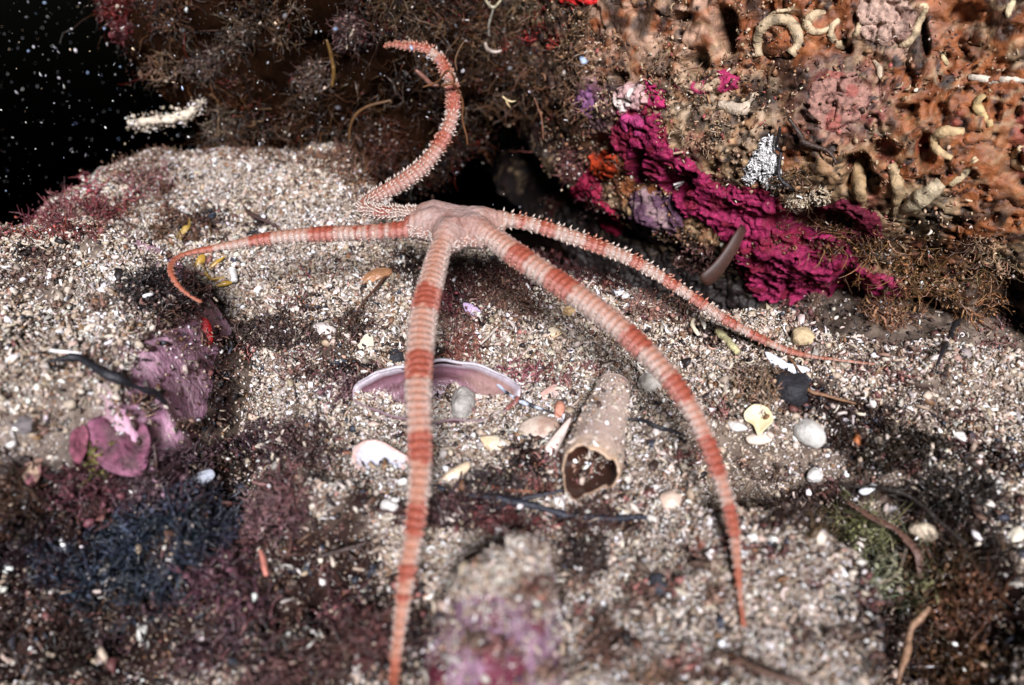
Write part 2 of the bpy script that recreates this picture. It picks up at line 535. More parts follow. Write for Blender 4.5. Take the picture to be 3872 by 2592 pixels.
V, F = hf_mesh(h_left, -30, -4.2, 5.5, 20.5, 0.06, 0.10, 63, -2.6)
V, F, _ = compact(V, F)
px, py, _d = proj(V)
c = floor_col(V)
n = (0.5 + 0.5 * fbm(V, 1.3, 3, 78))[:, None]
d = line_d(V[:, 0], V[:, 1], LFOOT)
pk = ((1 - sst(.95, 1.5, d + .25 * fbm(V, 1.8, 2, 5))) * sst(9.0, 9.8, V[:, 1]) * (1 - sst(15.2, 16.2, V[:, 1])))[:, None]
n2_ = (.5 + .5 * fbm(V, 5.5, 2, 80))[:, None]
pink = np.array((.78, .52, .62)) * n2_ + np.array((.42, .17, .30)) * (1 - n2_)
c = c * (1 - pk) + pink * pk
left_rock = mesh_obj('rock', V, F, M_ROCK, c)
tag(left_rock, 'low sand-topped rock on the left with a pink crusted side facing the star', 'rock')
LEFT_VF = (V, F)

V, F = hf_mesh(h_mid, CRK[0] - 2.6, CRK[0] + 2.2, 3.6, 9.6, 0.04, 0.10, 65, -1.6)
V, F, _ = compact(V, F)
px, py, _d = proj(V)
n = (0.5 + 0.5 * fbm(V, 1.6, 3, 79))[:, None]
c = np.array((.34, .20, .28)) * n + np.array((.09, .045, .07)) * (1 - n)
m1 = sst(.05, .2, vnoise(V, 3.4, 8))[:, None] * sst(2100, 2450, py)[:, None]
c = c * (1 - m1) + np.array((.10, .010, .028)) * m1
m2 = (ell(px, py, 2130, 2100, 60, 170, .3))[:, None]
c = c * (1 - m2) + np.array((.52, .30, .50)) * m2
mid_rock = mesh_obj('rock', V, F, M_ROCK, c)
tag(mid_rock, 'small sandy rock with maroon blotches and a lilac edge near the bottom', 'rock')
MID_VF = (V, F)

# ------------------------------------------------------------------ the encrusted rock face on the right
BASE = np.array([(-9, 46), (-5.5, 40), (-2.6, 34), (-0.9, 28.5), (0.8, 24.0), (2.3, 21.0), (4.0, 19.1), (6.3, 17.6), (9.0, 16.2), (11.5, 14.8), (15, 13.0), (22, 9.5), (30, 6)])
bl = np.concatenate([[0], np.cumsum(np.hypot(*np.diff(BASE, axis=0).T))])

def wall_base(u):
    x = 0; y = 0
    for o in np.linspace(-1.2, 1.2, 7):
        x = x + np.interp(u + o, bl, BASE[:, 0]) / 7; y = y + np.interp(u + o, bl, BASE[:, 1]) / 7
    return x, y

PITS = [(2740, 115, 42, 80, .9), (2325, 290, 26, 30, .7), (3070, 840, 140, 55, .9), (3810, 1170, 110, 120, .9), (2610, 235, 50, 45, .6), (3340, 570, 50, 40, .5), (3190, 190, 26, 34, .45),
        (3640, 60, 50, 40, .4), (3240, 640, 45, 60, .6), (2250, 560, 50, 50, .5), (3420, 410, 40, 24, .4), (3710, 380, 18, 14, .3), (3650, 190, 16, 14, .3), (3500, 150, 14, 60, .4), (3290, 700, 30, 40, .5),
        (2560, 700, 60, 40, .5), (2410, 640, 35, 60, .5), (3500, 570, 40, 60, .5), (3440, 1230, 120, 90, .9), (3200, 1120, 60, 90, .5), (3770, 420, 20, 24, .3), (3830, 620, 40, 40, .4), (3560, 430, 25, 40, .3), (3030, 420, 14, 12, .2), (2910, 475, 14, 12, .25), (2560, 70, 40, 20, .3)]

def wall_pt(u, v, detail=True):
    u = np.asarray(u, float); v = np.asarray(v, float)
    x, y = wall_base(u); x2, y2 = wall_base(u + 0.05)
    tx, ty = x2 - x, y2 - y; L = np.hypot(tx, ty); nx, ny = ty / L, -tx / L
    o = -0.20 * v + 1.3 * sst(0.3, 3.5, v) - 1.5 * (1 - sst(-1.4, 0.45, v))
    P = np.stack([x + nx * o, y + ny * o, v], -1).reshape(-1, 3)
    N = np.stack([nx, ny, 0.2 * np.ones_like(nx)], -1).reshape(-1, 3); N /= np.linalg.norm(N, axis=1)[:, None]
    if detail:
        px, py, _ = proj(P)
        dsp = .48 * fbm(P, .30, 2, 101) + .20 * fbm(P, .8, 2, 103) + .13 * fbm(P, 2.4, 4, 105) + .05 * fbm(P, 8.0, 2, 106)
        q = fbm(P, 1.5, 2, 107); dsp = dsp + .08 * (0.4 - np.abs(q) * 2)              # ridges
        hol = vnoise(P * np.array((1, 1, 1.2)), 3.1, 109)
        dsp = dsp - .24 * sst(.56, .66, hol) * sst(-.3, .25, fbm(P, .7, 2, 113))       # bored holes
        dsp = dsp - .14 * (1 - sst(.0, .05, np.abs(fbm(P, 1.1, 3, 143))))              # cracks
        hol2 = vnoise(P, 7.0, 119)
        dsp = dsp - .20 * sst(.48, .6, hol2) * sst(-.25, .1, fbm(P, .6, 2, 117))
        for cx, cy, rx, ry, a in PITS:
            dsp = dsp - a * ell(px + 22 * q, py + 18 * hol, cx, cy, rx, ry, .25)
        P = P + N * dsp[:, None]
    return P, N

def rust(P, px, py):
    n = (0.5 + 0.5 * fbm(P, .8, 3, 121)); m = (0.5 + 0.5 * fbm(P, 3.0, 3, 123))
    R = np.array
    c = R((.22, .052, .014))[None] * (1 - m[:, None]) + R((.44, .15, .042))[None] * m[:, None]
    def mix(c, col, f): f = np.clip(f, 0, 1)[:, None]; return c * (1 - f) + R(col)[None] * f
    c = mix(c, (.42, .27, .14), sst(.42, .62, n) * sst(200, 900, py + (3300 - px) * .25))
    c = mix(c, (.50, .30, .20), ell(px, py, 2420, 130, 380, 300, .5) * sst(.3, .6, m))
    c = mix(c, (.48, .34, .22), ell(px, py, 2720, 420, 260, 200, .5) * sst(.35, .55, m))
    c = mix(c, (.30, .15, .12), ell(px, py, 3190, 380, 190, 170, .3) * .8)
    c = mix(c, (.42, .27, .20), ell(px, py, 3380, 110, 150, 120, .3) * .8)
    c = mix(c, (.32, .04, .05), sst(.3, .5, vnoise(P, 1.6, 127)) * .55 * sst(200, 500, py))
    c = mix(c, (.32, .07, .05), sst(.25, .5, vnoise(P, 1.1, 129)) * ell(px, py, 3150, 300, 130, 60, .5))
    c = mix(c, (.52, .38, .22), ell(px, py, 3480, 790, 150, 90, .4))
    c = mix(c, (.22, .08, .18), ell(px, py, 2250, 400, 90, 110, .4) * .7)
    c = mix(c, (.04, .02, .014), sst(.45, .6, vnoise(P, 1.4, 131)) * .6)
    c = mix(c, (.020, .010, .008), (1 - sst(2000, 2330, px + 110 * vnoise(P, 1.2, 133))) * .93)  # crevice end blackened, its shade put into the colour
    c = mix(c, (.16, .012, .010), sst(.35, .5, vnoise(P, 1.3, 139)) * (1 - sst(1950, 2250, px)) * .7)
    c = mix(c, (.010, .004, .004), (1 - sst(-.4, .5, P[:, 2])) * .97)  # undercut foot painted near black for shade
    c = mix(c, (.10, .05, .03), ell(px, py, 3100, 850, 260, 110, .5) * .8)
    c = mix(c, (.05, .03, .02), ell(px, py, 3800, 1220, 180, 160, .3) * .8)
    c = mix(c, (.22, .12, .06), ell(px, py, 3330, 1100, 300, 200, .5) * .6)
    c = mix(c, (.025, .011, .006), sst(.15, .42, vnoise(P, 2.3, 135)) * .85)
    c = mix(c, (.50, .34, .19), sst(.02, .16, .16 - np.abs(fbm(P, 1.9, 3, 141))) * (.2 + .6 * sst(.3, .6, n)) * .8)
    c = mix(c, (.014, .007, .004), (1 - sst(.0, .06, np.abs(fbm(P, 1.1, 3, 143)))) * .85)
    c = mix(c, (.010, .004, .004), sst(-60, 70, py - (770 + (px - 2100) * .47) + 60 * vnoise(P, 1.4, 145)) * (px < 3150) * .93)  # shade above the crevice painted over the lower face
    hh = np.maximum(sst(.54, .64, vnoise(P * np.array((1, 1, 1.2)), 3.1, 109)) * sst(-.3, .25, fbm(P, .7, 2, 113)), sst(.46, .56, vnoise(P, 7.0, 119)) * sst(-.25, .1, fbm(P, .6, 2, 117)))
    c = mix(c, (.012, .006, .004), hh * .9)
    c = c * .66 * (.6 + .8 * (.5 + .5 * fbm(P, 5.5, 2, 137)))[:, None]
    return c

def wall_grid(u0, u1, v0, v1, st):
    nu = int((u1 - u0) / st) + 1; nv = int((v1 - v0) / st) + 1
    U, Vv = np.meshgrid(np.linspace(u0, u1, nu), np.linspace(v0, v1, nv), indexing='ij')
    return U.ravel(), Vv.ravel(), nu, nv

U0 = bl[4]
u, v, nu, nv = wall_grid(U0 - 2.0, bl[10] + 2.5, -3.4, 10.5, 0.042)
P, N = wall_pt(u, v)
px, py, _ = proj(P)
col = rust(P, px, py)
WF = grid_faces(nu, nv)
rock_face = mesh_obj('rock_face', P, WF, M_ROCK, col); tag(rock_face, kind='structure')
WALL_VF = (P, WF)
# the same face going on into the dark crevice and past the frame
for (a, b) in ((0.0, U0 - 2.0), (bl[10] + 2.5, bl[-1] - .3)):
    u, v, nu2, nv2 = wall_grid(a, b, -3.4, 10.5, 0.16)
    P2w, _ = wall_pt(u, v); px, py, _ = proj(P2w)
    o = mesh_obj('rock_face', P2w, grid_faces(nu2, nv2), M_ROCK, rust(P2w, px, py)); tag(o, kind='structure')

# ------------------------------------------------------------------ boulder overgrown with brown algae, hanging behind
def blob(c, r, sub, amp, f, seed, squash=None):
    v, f_ = ico_sub(sub); P = v * np.array(r)
    n = fbm(P + np.array(c), f, 4, seed)
    P = P * (1 + amp * n)[:, None]
    return P + np.array(c), f_
bc = aty(1340, -80, 27.5)
bV, bF = blob(bc, (7.3, 4.2, 6.7), 6, .34, .28, 201)
low = sst(-6.5, -2.0, bV[:, 2] - bc[2])
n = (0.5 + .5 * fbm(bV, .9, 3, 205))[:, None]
M_DARK = mat_attr('dimmed_turf', 1.0, 0.0, 0.3, 20, 0.3, 6)
boulder = mesh_obj('boulder', bV, bF, M_DARK, np.array((.003, .0015, .001)) * (1 - n) + np.array((.014, .006, .003)) * n)  # near black colour stands in for light fading with distance
tag(boulder, 'boulder behind the star, coloured darker for light falloff, overgrown with matted brown algae', 'boulder')

# ------------------------------------------------------------------ ray casts on to what has been built
def bvh(VFs):
    vs = []; fs = []; o = 0
    for V_, F_ in VFs:
        vs.append(V_); fs.append(F_ + o); o += len(V_)
    V_ = np.concatenate(vs)
    pol = []
    for f in fs: pol += f.tolist()
    return BVHTree.FromPolygons(V_.tolist(), pol)
T_GROUND = bvh([FLOOR_VF, LEFT_VF, MID_VF])
T_WALL = bvh([WALL_VF])
T_BOULD = bvh([(bV, bF)])
T_BOTH = bvh([(bV, bF), WALL_VF])

def cast(T, px, py):
    d = Vector(ray(px, py)).normalized()
    h = T.ray_cast(Vector(CAM), d, 90)
    if h[0] is None: return None, None
    n = h[1]
    if n.dot(d) > 0: n = -n
    return np.array(h[0]), np.array(n)

def G(px, py):
    p, n = cast(T_GROUND, px, py)
    if p is None: p = atz(px, py, 0); n = np.array((0, 0, 1.0))
    return p, n

def Wl(px, py):
    p, n = cast(T_WALL, px, py)
    if p is None: return G(px, py)
    return p, n

def pxs(p):                                           # cm per photo pixel at p
    return float((np.asarray(p) - CAM) @ FWD) * K

# ------------------------------------------------------------------ sand and rubble
SANDPAL = [(.56, .48, .41, 6), (.46, .37, .29, 5), (.34, .26, .19, 4), (.80, .78, .77, 2.8), (.36, .32, .29, 2), (.21, .11, .055, 2.2), (.07, .045, .038, 1.7), (.42, .25, .19, .6)]
DARKPAL = [(.015, .010, .010, 6), (.04, .022, .017, 6), (.09, .045, .03, 3), (.26, .20, .16, 1.2), (.55, .52, .48, .7), (.13, .05, .045, 1.4), (.03, .035, .05, 1.5)]  # debris tones, deepened further for lower left light falloff

def on_ground(n, x0, x1, y0, y1, margin=260):
    x = rng.uniform(x0, x1, n); y = rng.uniform(y0, y1, n)
    P = np.stack([x, y, np.zeros(n)], 1); P[:, 2] = h_all(x, y)
    px, py, _ = proj(P)
    k = (px > -margin) & (px < 3872 + margin) & (py > 350) & (py < 2592 + margin) & (P[:, 2] > -2.4)
    return P[k], px[k], py[k]

P, px, py = on_ground(900000, -20, 19, 4.6, 27.5)
P2_, px2, py2 = on_ground(420000, -9, 9, 4.6, 10.5)
kk = rng.random(len(P2_)) < 1 - sst(7.5, 10.5, P2_[:, 1])
P = np.concatenate([P, P2_[kk]]); px = np.concatenate([px, px2[kk]]); py = np.concatenate([py, py2[kk]])
dk = dark_mask(px, py, P)
lp = line_d(P[:, 0], P[:, 1], LFOOT)
pkz = (lp > -.1) & (lp < 1.15) & (P[:, 1] > 9) & (P[:, 1] < 15.5)
edge = sst(0, 1.0, line_d(P[:, 0], P[:, 1], CREV))
midr = (h_mid(P[:, 0], P[:, 1]) > h_floor(P[:, 0], P[:, 1])) & (py > 2250)
pr = (1 - .93 * dk) * (1 - .96 * edge) * (1 - sst(.4, 2.2, rim_d(P[:, 0], P[:, 1]))) * np.where(pkz, .16, 1) * np.where(midr, np.where(py < 2250, .4, .14), 1) * (1 - .92 * ell(px, py, 2125, 2120, 60, 170, .3))
pr *= np.clip(.80 + 1.1 * fbm(P, 1.6, 3, 301), .35, 1) * np.clip(.9 + 1.1 * fbm(P, .75, 2, 303), .5, 1)
k = rng.random(len(P)) < pr
A = P[k]; m = len(A)
size = np.exp(rng.normal(math.log(.029), .48, m)) * (.62 + .58 * sst(6, 16, A[:, 1]))
size = np.clip(size, .014, .11)
A[:, 2] += rng.uniform(-.05, .09, m) + .10 * fbm(A, 2.6, 3, 61)
warm = (0.5 + .5 * fbm(A, .5, 2, 305))[:, None]
cs = pick(SANDPAL, m) * (1 + (warm - .5) * np.array((.10, .0, -.14)))
sand = scatter('sand', A, size, cs)
tag(sand, kind='stuff')

P, px, py = on_ground(190000, -20, 19, 4.6, 27.5)
dk = dark_mask(px, py, P)
k = rng.random(len(P)) < np.clip(.16 + .68 * dk, 0, .85)
A = P[k]; m = len(A)
A[:, 2] += rng.uniform(-.02, .1, m) + .10 * fbm(A, 2.6, 3, 61)
cs = pick(DARKPAL, m)
o = scatter('dark_debris', A, np.clip(np.exp(rng.normal(math.log(.042), .45, m)), .015, .14), cs)
tag(o, kind='stuff')

P, px, py = on_ground(420000, -16, 15, 4.6, 25)
dk = dark_mask(px, py, P); lp = line_d(P[:, 0], P[:, 1], LFOOT)
k = (rng.random(len(P)) < 1 - .95 * dk) & (line_d(P[:, 0], P[:, 1], CREV) < .2) & ~((lp > -.1) & (lp < 1.15) & (P[:, 1] > 9))
A = P[k]; m = len(A); A[:, 2] += rng.uniform(-.02, .03, m) + .10 * fbm(A, 2.6, 3, 61)
o = scatter('fine_sand', A, rng.uniform(.010, .022, m), pick(SANDPAL[:5], m), np.array([.3, .2, .2, .15, .15, 0, 0, 0, 0, 0, 0]))
tag(o, kind='stuff')

# coarser rubble : bits of shell, urchin spine and calcareous algae
P, px, py = on_ground(5200, -18, 17, 4.8, 24, 150)
dk = dark_mask(px, py, P); lp = line_d(P[:, 0], P[:, 1], LFOOT)
k = (rng.random(len(P)) < (1 - .55 * dk)) & (line_d(P[:, 0], P[:, 1], CREV) < .2) & ~((lp > -.1) & (lp < 1.2))
A = P[k]; m = len(A); A[:, 2] += .06 + .10 * fbm(A, 2.6, 3, 61)
wts = np.array([.06, .06, .06, .06, .05, .2, .15, .12, .12, .08, .08])
o = scatter('shell_rubble', A, rng.uniform(.06, .13, m), pick(SANDPAL[:5], m), wts, flat=.5)
tag(o, kind='stuff')

# grit caught on the rock face
n = 26000
u = rng.uniform(U0 - 1, bl[10] + 1.5, n); v = rng.uniform(-.5, 8.5, n)
P, N = wall_pt(u, v); px, py, _ = proj(P)
dens = .25 + .75 * ell(px, py, 2500, 250, 420, 420, .5) + .5 * sst(700, 1100, py)
k = (rng.random(n) < dens * sst(-.1, .3, vnoise(P, .9, 311) + .2)) & (px > 2050)
P = P[k] + N[k] * rng.uniform(.0, .16, (k.sum(), 1)); px = px[k]; py = py[k]
cs = pick([(.40, .28, .18, 4), (.24, .12, .06, 5), (.60, .52, .42, .8), (.06, .03, .02, 4), (.28, .07, .06, 1)], len(P))
o = scatter('rock_grit', P, np.clip(np.exp(rng.normal(math.log(.032), .4, len(P))), .012, .09), cs)
tag(o, kind='stuff')

# ------------------------------------------------------------------ living crusts on the rock face
def vp(pts): return [(a * VS, b * VS) for a, b in pts]

def wall_patch(name, label, cat, poly, col, thick=.14, amp=.10, f=2.4, mat=None, seed=0, wob=14, col2=None, st=.03, pit=0.0, group=None):
    poly = np.array(poly, float)
    cs_ = [cast(T_WALL, *(q)) for q in poly]
    u, v, nu, nv = wall_grid(U0 - 1.6, bl[10] + 2.4, -1.6, 10.0, st)
    P, N = wall_pt(u, v, detail=False)
    px, py, _ = proj(P)
    x0, y0 = poly.min(0) - 130; x1, y1 = poly.max(0) + 130
    sel = ((px > x0) & (px < x1) & (py > y0) & (py < y1)).reshape(nu, nv)
    iu = np.where(sel.any(1))[0]; iv = np.where(sel.any(0))[0]
    U, Vv = u.reshape(nu, nv)[iu[0]:iu[-1] + 1, iv[0]:iv[-1] + 1], v.reshape(nu, nv)[iu[0]:iu[-1] + 1, iv[0]:iv[-1] + 1]
    sh = U.shape
    P, N = wall_pt(U.ravel(), Vv.ravel()); px, py, _ = proj(P)
    sd_ = poly_sd(px, py, poly) + (26 if len(poly) > 28 else 0) + wob * fbm(P, 3.2, 3, 400 + seed) + wob * .5 * vnoise(P, 9, 401 + seed)
    n = fbm(P, f, 4, 410 + seed)
    lob = 1 - np.abs(fbm(P * np.array((1.4, 1.4, .7)), f * .8, 2, 420 + seed)) * 2.2
    off = thick * (sst(-2, 14, sd_)) + amp * n * sst(0, 20, sd_) + amp * .8 * lob * sst(4, 30, sd_)
    if pit: off = off - pit * sst(.35, .6, vnoise(P * np.array((1, 1, 1.8)), 3.4, 430 + seed))
    off = np.where(sd_ > 0, np.maximum(off, .02), -.12)
    Q = P + N * off[:, None]
    keep = sd_ > -9
    F_ = grid_faces(sh[0], sh[1], keep)
    if not len(F_): return None
    m = (.5 + .5 * fbm(P, 2.8, 3, 440 + seed))[:, None]
    c = np.array(col)[None] * (.72 + .5 * m)
    if col2 is not None:
        m2 = sst(.15, .4, vnoise(P, 3.2, 450 + seed))[:, None]; c = c * (1 - m2) + np.array(col2)[None] * m2
    Q, F_, c = compact(Q, F_, c)
    lab = np.arange(len(Q))                              # keep only the largest piece
    while True:
        mn = lab[F_].min(1); l2 = lab.copy(); np.minimum.at(l2, F_.ravel(), np.repeat(mn, 4)); l2 = l2[l2]
        if (l2 == lab).all(): break
        lab = l2
    ids, ct_ = np.unique(lab[F_[:, 0]], return_counts=True)
    F_ = F_[lab[F_[:, 0]] == ids[ct_.argmax()]]
    Q, F_, c = compact(Q, F_, c)
    o = mesh_obj(name, Q, F_, mat or M_CRUST, c)
    tag(o, label, cat, group)
    return o

MAG = (.25, .013, .066)
wall_patch('encrusting_sponge', 'broad magenta crust spreading down the rock face from its upper lobe to the sand', 'sponge',
           vp([(1425, 262), (1470, 262), (1505, 290), (1525, 350), (1570, 378), (1620, 415), (1650, 440), (1700, 445), (1750, 435), (1790, 480), (1850, 520), (1920, 560), (1950, 615), (2012, 645), (2005, 700), (1960, 722), (1925, 700), (1900, 722), (1872, 704), (1850, 742), (1800, 727), (1745, 692), (1722, 640), (1702, 600), (1690, 560), (1650, 520), (1600, 492), (1560, 470), (1535, 425), (1490, 405), (1445, 385), (1420, 320)]),
           MAG, .13, .15, 2.6, seed=1, col2=(.15, .006, .025), pit=.26, wob=24)
wall_patch('encrusting_sponge', 'narrow magenta crust tongue left of the orange sponge at the crevice', 'sponge',
           vp([(1345, 385), (1372, 400), (1382, 450), (1400, 480), (1432, 508), (1422, 546), (1385, 528), (1362, 490), (1318, 468), (1300, 440), (1325, 410)]), (.24, .006, .035), .16, .10, 2.6, seed=2, pit=.1)
wall_patch('encrusting_sponge', 'small magenta crust beside the pinkish white knob high on the rock', 'sponge',
           vp([(1470, 178), (1500, 195), (1522, 215), (1530, 250), (1500, 262), (1478, 235)]), (.30, .015, .08), .10, .06, 3, seed=3)
wall_patch('encrusting_sponge', 'thin speckled magenta crust under the black slit of the rock', 'sponge',
           vp([(1545, 175), (1600, 190), (1640, 180), (1652, 148), (1690, 172), (1690, 200), (1650, 215), (1590, 222), (1540, 200)]), (.30, .02, .08), .05, .05, 3.5, seed=4, col2=(.42, .3, .2), wob=26)
wall_patch('encrusting_sponge', 'orange red sponge cushion between the two magenta crusts', 'sponge',
           vp([(1352, 355), (1385, 338), (1412, 352), (1418, 390), (1400, 412), (1375, 412), (1355, 385)]), (.36, .035, .006), .22, .05, 3, seed=5)
wall_patch('coralline_crust', 'pinkish white knobbly crust above the magenta lobe', 'crust',
           vp([(1405, 205), (1440, 185), (1475, 195), (1490, 235), (1470, 262), (1425, 262), (1402, 240)]), (.46, .28, .27), .16, .14, 3, seed=6, col2=(.62, .52, .48))
wall_patch('coralline_crust', 'smooth bright pink lobe capping the magenta crust', 'crust',
           vp([(1422, 262), (1445, 256), (1478, 262), (1490, 285), (1480, 318), (1450, 318), (1428, 298)]), (.38, .04, .15), .26, .02, 2, seed=7, wob=4)
wall_patch('coralline_crust', 'dull violet crust low beside the arm between magenta tongues', 'crust',
           vp([(1440, 445), (1500, 430), (1560, 470), (1560, 520), (1520, 535), (1470, 530), (1440, 500)]), (.10, .045, .075), .10, .12, 3, seed=8, col2=(.22, .14, .15), wob=24)
wall_patch('coralline_crust', 'mauve patch of crust left of the pinkish knob', 'crust',
           vp([(1325, 200), (1358, 205), (1352, 262), (1330, 275), (1312, 240)]), (.20, .08, .18), .06, .07, 3, seed=9, wob=22)
wall_patch('coralline_crust', 'pinkish grey round crust in the middle of the rust coloured rock', 'crust',
           vp([(1855, 190), (1900, 160), (1960, 170), (1990, 220), (1970, 280), (1920, 310), (1865, 290), (1840, 240)]), (.27, .14, .11), .05, .04, 5, seed=10, col2=(.28, .09, .07), wob=18)
wall_patch('coralline_crust', 'grainy pale pink crust between worm tubes at the top of the rock', 'crust',
           vp([(1975, -20), (2060, -20), (2098, 30), (2090, 90), (2040, 112), (1980, 100), (1950, 50)]), (.42, .28, .22), .06, .06, 6, seed=11, col2=(.24, .14, .11), wob=14)
wall_patch('encrusting_sponge', 'bright red sponge sheet at the top edge above the crevice', 'sponge',
           vp([(1262, -30), (1370, -30), (1362, 8), (1330, 14), (1280, 12), (1262, 0)]), (.50, .012, .012), .14, .06, 3, seed=12)
wall_patch('encrusting_sponge', 'dark maroon sponge film in the hollow right of the magenta crust', 'sponge',
           vp([(1860, 478), (1940, 455), (2010, 490), (2020, 540), (1960, 560), (1900, 530)]), (.10, .006, .02), .1, .05, 3, seed=13)
wall_patch('encrusting_sponge', 'tattered magenta crust at the foot of the rock face beside the white bivalve', 'sponge',
           vp([(1985, 600), (2060, 640), (2110, 700), (2085, 735), (2040, 720), (2010, 690)]), (.22, .02, .06), .08, .08, 3.4, seed=14, col2=(.25, .14, .1), wob=24)
# white lace bryozoans
def lace(o, n, col, sz):
    me_ = o.data; V_ = np.zeros(len(me_.vertices) * 3); me_.vertices.foreach_get('co', V_); V_ = V_.reshape(-1, 3)
    N_ = np.zeros(len(V_) * 3); me_.vertex_normals.foreach_get('vector', N_); N_ = N_.reshape(-1, 3)
    if (N_ @ np.array((-.4, -.9, 0))).mean() < 0: N_ = -N_
    k_ = rng.integers(0, len(V_), n)
    c_ = np.tile(np.array(col), (n, 1)) * rng.uniform(.7, 1.15, (n, 1))
    q = scatter('lace', V_[k_] + N_[k_] * rng.uniform(-.01, .07, (n, 1)), rng.uniform(sz * .5, sz, n), c_, np.array([.02, .02, .02, .02, .02, .25, .35, .1, .02, .02, .16]), mat=M_TUBE)
    q.parent = o; tag(q, kind='stuff')
wall_patch('bryozoan', 'white lacy bryozoan hanging upright on the rock', 'bryozoan',
           vp([(1745, 312), (1772, 308), (1778, 345), (1790, 395), (1780, 440), (1765, 450), (1748, 420), (1742, 398), (1716, 425), (1702, 412), (1708, 388), (1730, 350)]), (.36, .35, .34), .12, .03, 3, M_MATTE, 15, wob=10)
lace(bpy.data.objects['bryozoan'], 700, (.78, .77, .76), .055)
wall_patch('bryozoan', 'cream frilly bryozoan sprawling under the white lacy one', 'bryozoan',
           vp([(1780, 440), (1830, 448), (1850, 430), (1890, 430), (1905, 455), (1890, 470), (1850, 460), (1842, 490), (1818, 480), (1795, 468)]), (.30, .22, .14), .12, .06, 4, M_MATTE, 16, wob=14)
lace(bpy.data.objects['bryozoan.001'], 500, (.55, .46, .34), .05)

# ------------------------------------------------------------------ the brittle star
def arm_pts(L):
    out = []
    for px_, py_, k, val, wd in L:
        p = atz(px_, py_, val) if k == 'z' else aty(px_, py_, val)
        if k == 'z' and val < 1.2:
            g_, _n = G(px_, py_)
            if (g_ - CAM) @ FWD < (p - CAM) @ FWD + .12: p = g_ - ray(px_, py_) * .012 * np.linalg.norm(g_ - CAM) + np.array((0, 0, .02))
        out.append((*p, max(.045, wd * .5 * pxs(p))))
    return catmull(np.array(out), .05)

ARM_SPEC = {
 'left': [(1700, 868, 'z', 2.75, 80), (1600, 866, 'z', 2.72, 84), (1500, 872, 'z', 2.66, 84), (1400, 880, 'z', 2.6, 78), (1280, 884, 'z', 2.5, 76), (1170, 889, 'z', 2.42, 72), (1000, 905, 'z', 2.3, 60), (900, 924, 'z', 2.25, 48),
          (820, 938, 'z', 2.2, 38), (745, 952, 'z', 2.2, 30), (690, 966, 'z', 2.2, 26), (655, 990, 'z', 2.2, 25), (645, 1020, 'z', 2.2, 25), (655, 1052, 'z', 2.15, 25), (675, 1082, 'z', 2.05, 23), (705, 1110, 'z', 1.95, 19), (735, 1130, 'z', 1.85, 13), (765, 1145, 'z', 1.8, 6)],
 'front': [(1715, 860, 'z', 2.85, 76), (1672, 925, 'z', 2.8, 84), (1638, 1040, 'z', 2.65, 100), (1605, 1180, 'z', 2.45, 112), (1588, 1340, 'z', 2.2, 112), (1582, 1500, 'z', 1.95, 104), (1588, 1650, 'z', 1.65, 102), (1588, 1800, 'z', 1.35, 90), (1568, 2000, 'z', 1.0, 80),
           (1535, 2200, 'z', .65, 72), (1508, 2400, 'z', .3, 55), (1490, 2560, 'z', .1, 42), (1482, 2700, 'z', .0, 28), (1478, 2800, 'z', -.05, 12)],
 'right': [(1740, 860, 'z', 2.85, 78), (1820, 880, 'z', 2.82, 90), (1880, 912, 'z', 2.78, 100), (1960, 970, 'z', 2.7, 108), (2080, 1050, 'z', 2.55, 108), (2200, 1130, 'z', 2.4, 108), (2320, 1222, 'z', 2.2, 104), (2430, 1320, 'z', 2.0, 98), (2530, 1428, 'z', 1.8, 90), (2608, 1540, 'z', 1.55, 82),
           (2668, 1660, 'z', 1.3, 74), (2712, 1780, 'z', 1.05, 66), (2750, 1900, 'z', .85, 58), (2775, 2020, 'z', .65, 48), (2787, 2130, 'z', .5, 38), (2796, 2240, 'z', .35, 29), (2806, 2320, 'z', .25, 18), (2814, 2375, 'z', .2, 8)],
 'far_right': [(1760, 850, 'z', 2.9, 90), (1860, 828, 'z', 2.88, 78), (1950, 838, 'z', 2.8, 72), (2030, 855, 'z', 2.7, 72), (2130, 888, 'z', 2.5, 74), (2250, 930, 'z', 2.25, 72), (2400, 992, 'z', 1.85, 64), (2530, 1068, 'z', 1.45, 56), (2640, 1140, 'z', 1.15, 50), (2740, 1208, 'z', .95, 48),
               (2850, 1268, 'z', .75, 42), (2960, 1320, 'z', .6, 34), (3060, 1350, 'z', .5, 24), (3160, 1364, 'z', .45, 16), (3240, 1374, 'z', .42, 10), (3310, 1382, 'z', .4, 5)],
 'back': [(1740, 850, 'y', 14.0, 84), (1640, 820, 'y', 14.6, 72), (1560, 810, 'y', 15.2, 66), (1470, 806, 'y', 15.9, 62), (1405, 800, 'y', 16.4, 58), (1372, 786, 'y', 16.9, 52), (1392, 762, 'y', 17.4, 56), (1450, 730, 'y', 17.8, 68), (1530, 685, 'y', 18.2, 74), (1605, 625, 'y', 18.7, 70),
          (1665, 545, 'y', 19.1, 64), (1704, 460, 'y', 19.5, 58), (1715, 380, 'y', 19.9, 56), (1703, 310, 'y', 20.2, 52), (1680, 255, 'y', 20.5, 46), (1645, 208, 'y', 20.8, 46), (1595, 182, 'y', 21.0, 42), (1540, 178, 'y', 21.2, 36), (1490, 170, 'y', 21.4, 28), (1450, 178, 'y', 21.5, 16)],
}
ARMS = {k: arm_pts(v_) for k, v_ in ARM_SPEC.items()}
SEG = 0.135
